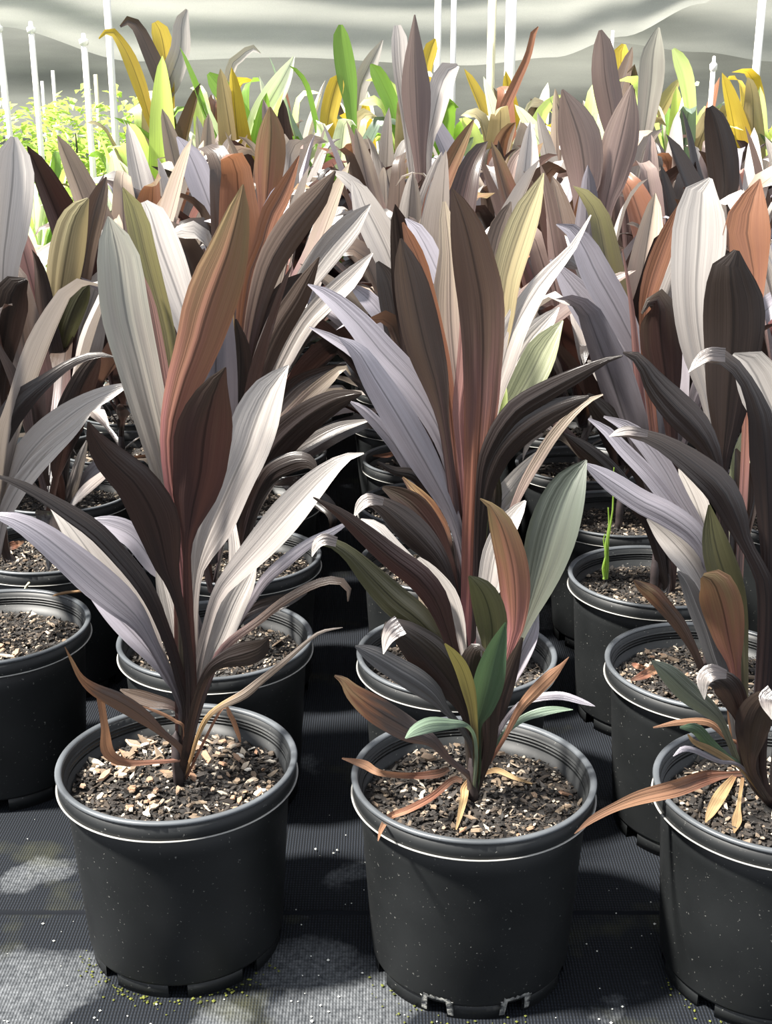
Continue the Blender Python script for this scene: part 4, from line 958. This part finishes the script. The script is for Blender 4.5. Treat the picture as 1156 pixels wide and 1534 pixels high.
pole('sprinkler_riser', 'white riser just left of the thick white post', G, 126, 66, 6.7, .016, 'pvc')
pole('sprinkler_riser', 'thin riser half hidden between white riser and thick post', G, 143, 112, 8.2, .013, 'pvcold', False)
pole('support_post', 'tall white post rising past the top edge at left', 'post', 156, -60, 6.6, .018, 'pvc', False, group='white posts')
pole('support_post', 'tall white post above the brown upright leaf', 'post', 657, -60, 7.0, .018, 'pvc', False, group='white posts')
pole('support_post', 'thin white post just right of the brown upright leaf', 'post', 681, -60, 7.6, .016, 'pvc', False, group='white posts')
pole('support_post', 'yellowed post left of the widest white post', 'post', 739, -60, 6.6, .021, 'pvcold', False, group='white posts')
pole('support_post', 'widest white post at the top centre right', 'post', 768, -60, 6.4, .026, 'pvc', False, group='white posts')
pole('support_post', 'white post by the right picture edge', 'post', 1147, -60, 6.6, .020, 'pvc', False, group='white posts')
pole('sprinkler_riser', 'short white riser with cap among the right back plants', G, 1068, 104, 5.35, .010, 'pvc')
pole('sprinkler_riser', 'distant white stub against dark cloth right of centre', G, 918, 46, 9.0, .011, 'pvc', False)

# ------------------------------------------------------------------ hanging shade cloth
def zat(py, Y): return unproj(578, py, Y).z
def lerp_pts(pts, px):
    for (a, b), (c, d) in zip(pts, pts[1:]):
        if px <= c:
            f = max(0, min(1, (px - a) / (c - a))); f = f * f * (3 - 2 * f); return b + (d - b) * f
    return pts[-1][1]
def swag(name, label, mat, Y, px0, px1, top, bot, folds, amp, seed):
    x0 = unproj(px0, 60, Y).x; x1 = unproj(px1, 60, Y).x
    w = cloth_sheet(name, '', M[mat], x0, x1, Y, lambda u: zat(lerp_pts(top, px0 + (px1 - px0) * u), Y), lambda u: zat(lerp_pts(bot, px0 + (px1 - px0) * u), Y), folds, amp, 120, 60, seed)
    tag(w, label, 'shade cloth', 'shade cloth hanging behind the plants'); return w
swag('shade_cloth', 'wide pale swag of shade cloth drooping across the top of the picture', 'cloth', 10.0, -260, 1110, [(-260, -260), (1110, -260)],
     [(-260, 30), (0, 40), (200, 92), (420, 86), (700, 98), (830, 86), (930, 55), (1050, 5), (1110, -60)], 4.5, .024, .5)
swag('shade_cloth', 'pale swag of shade cloth behind the white post at the right edge', 'cloth', 10.9, 780, 1500, [(780, -260), (1500, -260)],
     [(780, 40), (900, 62), (1050, 78), (1160, 92), (1300, 80), (1500, 60)], 4, .022, 2.1)
swag('shade_cloth', 'dark grey lower sheet of shade cloth hanging below the pale swags', 'clothdark', 11.5, -400, 1500, [(-400, -60), (1500, -60)],
     [(-400, 190), (700, 240), (1100, 260), (1500, 260)], 2, .03, 3.3)

# ------------------------------------------------------------------ small things
fl = lambda root, mat, pts, lab: tag_leaf(root, mat, pts, lab)
def fallen_leaf(key, mat, pts, lab):
    """a loose dead leaf lying on the potting mix of a pot"""
    dummy = thing('fallen_leaf', lab, 'leaf', PLANT[key].location, 'fallen dead leaves')
    ob = traced_leaf(dummy, mat, pts, flat=True, ripple=.12, name='blade'); return dummy
fallen_leaf('C1', 'dry', [(944,1019,3),(962,1012,12),(980,1003,14),(992,1000,3)], 'dead orange leaf on the soil of the second pot near the right edge')
fallen_leaf('C1', 'dry', [(946,994,3),(955,998,8),(966,1000,3)], 'small dead orange leaf scrap left on that soil beside a bigger one')
fallen_leaf('B4', 'dry', [(558,683,2),(580,682,7),(600,675,5),(618,672,1)], 'long dead brown leaf on the soil of a pot right of the aisle')
fallen_leaf('D2', 'dry', [(8,820,3),(20,817,12),(36,811,3)], 'dead orange leaf on the soil at the left picture edge')
# larger single chips on the front pots
def big_chips(key, n, seed, tone, sm=(.0028, .006)):
    rnd = random.Random(seed); root = PLANT[key]
    soil = [c for c in root.children if c.name.startswith('potting_mix')][0]
    for i in range(n):
        g, m_ = chip_geo(rnd, rnd.uniform(*sm), rnd.uniform(.18, .3)); 
        fs = [tuple(m_ + k for k in range(m_))] + [(k, (k + 1) % m_, m_ + (k + 1) % m_, m_ + k) for k in range(m_)]
        me = mesh('bark_chip', g, fs); at = me.attributes.new('tone', 'FLOAT', 'POINT'); at.data.foreach_set('value', [tone[0] + (tone[1] - tone[0]) * rnd.random()] * (2 * m_))
        me.materials.append(M['chipbig'])
        o = bpy.data.objects.new('bark_chip', me); link(o, soil)
        rr = .122 * math.sqrt(rnd.random()); a = rnd.uniform(0, 6.28); cx, cy = rr * math.cos(a), rr * math.sin(a)
        o.location = (cx, cy, .007 * noise.noise(Vector((cx * 22, cy * 22, 1))) + .004 * (1 - (rr / .1335) ** 2) + .0065)
        o.rotation_euler = (rnd.gauss(0, .3), rnd.gauss(0, .3), rnd.uniform(0, 6.28))
big_chips('A0', 150, 41, (.2, 1)); big_chips('B0', 26, 42, (0, .6)); big_chips('C0', 30, 43, (.1, .9)); big_chips('C1', 34, 44, (0, .8)); big_chips('D1', 30, 45, (0, .9)); big_chips('A1', 20, 46, (0, .7)); big_chips('D2', 20, 47, (0, .9))

# perlite grains and moss flecks on the mat
rnd = random.Random(77); vs_ = []; fs = []
for i in range(150):
    px, py = rnd.uniform(0, 1156), 1120 + 414 * rnd.random() ** .6
    p = unproj_z(px, py, .004)
    if any((p.x - o.location.x) ** 2 + (p.y - o.location.y) ** 2 < .128 ** 2 for o in PLANT.values()): continue
    s = rnd.uniform(.0006, .0018) * (1.5 if rnd.random() < .1 else 1); b0 = len(vs_)
    for d in ((1, 0, 0), (0, 1, 0), (-1, 0, 0), (0, -1, 0), (0, 0, 1), (0, 0, -1)):
        vs_.append((p.x + s * d[0] * rnd.uniform(.6, 1.3), p.y + s * d[1] * rnd.uniform(.6, 1.3), p.z + s * d[2] * .8))
    for k in range(4): fs += [(b0 + k, b0 + (k + 1) % 4, b0 + 4), (b0 + (k + 1) % 4, b0 + k, b0 + 5)]
o = obj('perlite_grains', mesh('perlite_grains', vs_, fs), M['perlite'], floor, False); tag(o, 'scattered white perlite grains on the weed mat', kind='stuff')
vs_ = []; fs = []
for key, a0, a1, n in (('A0', 3.4, 5.8, 110), ('B0', 3.5, 5.3, 40), ('C0', 3.3, 4.2, 20)):
    o_ = PLANT[key].location
    for i in range(n):
        a = rnd.uniform(a0, a1); r = .119 + abs(rnd.gauss(0, .012)) + .002; s = rnd.uniform(.0008, .0024); b0 = len(vs_)
        x, y = o_.x + r * math.cos(a), o_.y + r * math.sin(a)
        for d in ((1, 0, 0), (0, 1, 0), (-1, 0, 0), (0, -1, 0), (0, 0, 1), (0, 0, -1)):
            vs_.append((x + s * d[0] * rnd.uniform(.6, 1.4), y + s * d[1] * rnd.uniform(.6, 1.4), .0042 + s * d[2] * .6))
        for k in range(4): fs += [(b0 + k, b0 + (k + 1) % 4, b0 + 4), (b0 + (k + 1) % 4, b0 + k, b0 + 5)]
o = obj('moss_crumbs', mesh('moss_crumbs', vs_, fs), M['moss'], floor, False); tag(o, 'yellow green moss crumbs around the feet of the front pots', kind='stuff')
# crust around the drainage notches of the front middle pot
pot = [c for c in PLANT['B0'].children if c.name.startswith('pot') and not c.name.startswith('potting')][0]
for kk in (0, 7):
    ac = math.radians(5.625 + 45 * kk); vs_ = []; fs = []; nn_ = 18
    for i in range(nn_ + 1):
        a = ac + math.radians(-9.5 + 19 * i / nn_); e = abs(-9.5 + 19 * i / nn_)
        z0 = .0262 if e < 6.2 else .006 + .004 * noise.noise(Vector((i, kk, 0)))
        z1 = .0315 + .003 * noise.noise(Vector((i * .7, kk, 4))) - (.004 if e > 8 else 0)
        r_ = .1226 + .0012 * noise.noise(Vector((i * .9, kk, 9)))
        ra_ = .1200 if e > 6.2 else .1230
        vs_ += [(ra_ * math.cos(a), ra_ * math.sin(a), z0), (.1239 * math.cos(a), .1239 * math.sin(a), .0285), (.1242 * math.cos(a), .1242 * math.sin(a), z1)]
        if i:
            b0 = (i - 1) * 3; fs += [(b0, b0 + 3, b0 + 4, b0 + 1), (b0 + 1, b0 + 4, b0 + 5, b0 + 2)]
    o = obj('lime_crust', mesh('lime_crust', vs_, fs), M['scuff'], pot); o['label'] = 'white lime crust around the drain notch'
# stick and twig lying in the left edge pot
def stick(name, label, cat, a, b, za, zb, r, mat):
    p = unproj_z(a[0], a[1], za); q = unproj_z(b[0], b[1], zb); d = (q - p); n_ = 8
    u_ = d.cross(Vector((0, 0, 1))).normalized(); v_ = d.cross(u_).normalized(); vs_ = []; fs = []
    for i in range(n_ + 1):
        c = d * (i / n_) + v_ * (.002 * math.sin(i * .9)); rr = r * (1 - .3 * i / n_)
        for k_ in range(6): vs_.append(tuple(c + u_ * (rr * math.cos(k_ * math.pi / 3)) + v_ * (rr * math.sin(k_ * math.pi / 3))))
        if i:
            for k_ in range(6): fs.append(((i - 1) * 6 + k_, (i - 1) * 6 + (k_ + 1) % 6, i * 6 + (k_ + 1) % 6, i * 6 + k_))
    fs += [tuple(range(5, -1, -1)), tuple(range(n_ * 6, n_ * 6 + 6))]
    o = obj(name, mesh(name, vs_, fs), M[mat]); o.location = p; tag(o, label, cat); return o
stick('plant_stake', 'short pale stick poking out of the soil in the left edge pot', 'stick', (33, 901), (43, 872), SOIL_Z + .004, SOIL_Z + .045, .0028, 'pvcold')
stick('dry_twig', 'thin brown twig reaching over the rim of the left edge pot', 'twig', (42, 902), (122, 884), SOIL_Z + .012, SOIL_Z + .055, .0032, 'tan')
print('objects', len(bpy.data.objects))
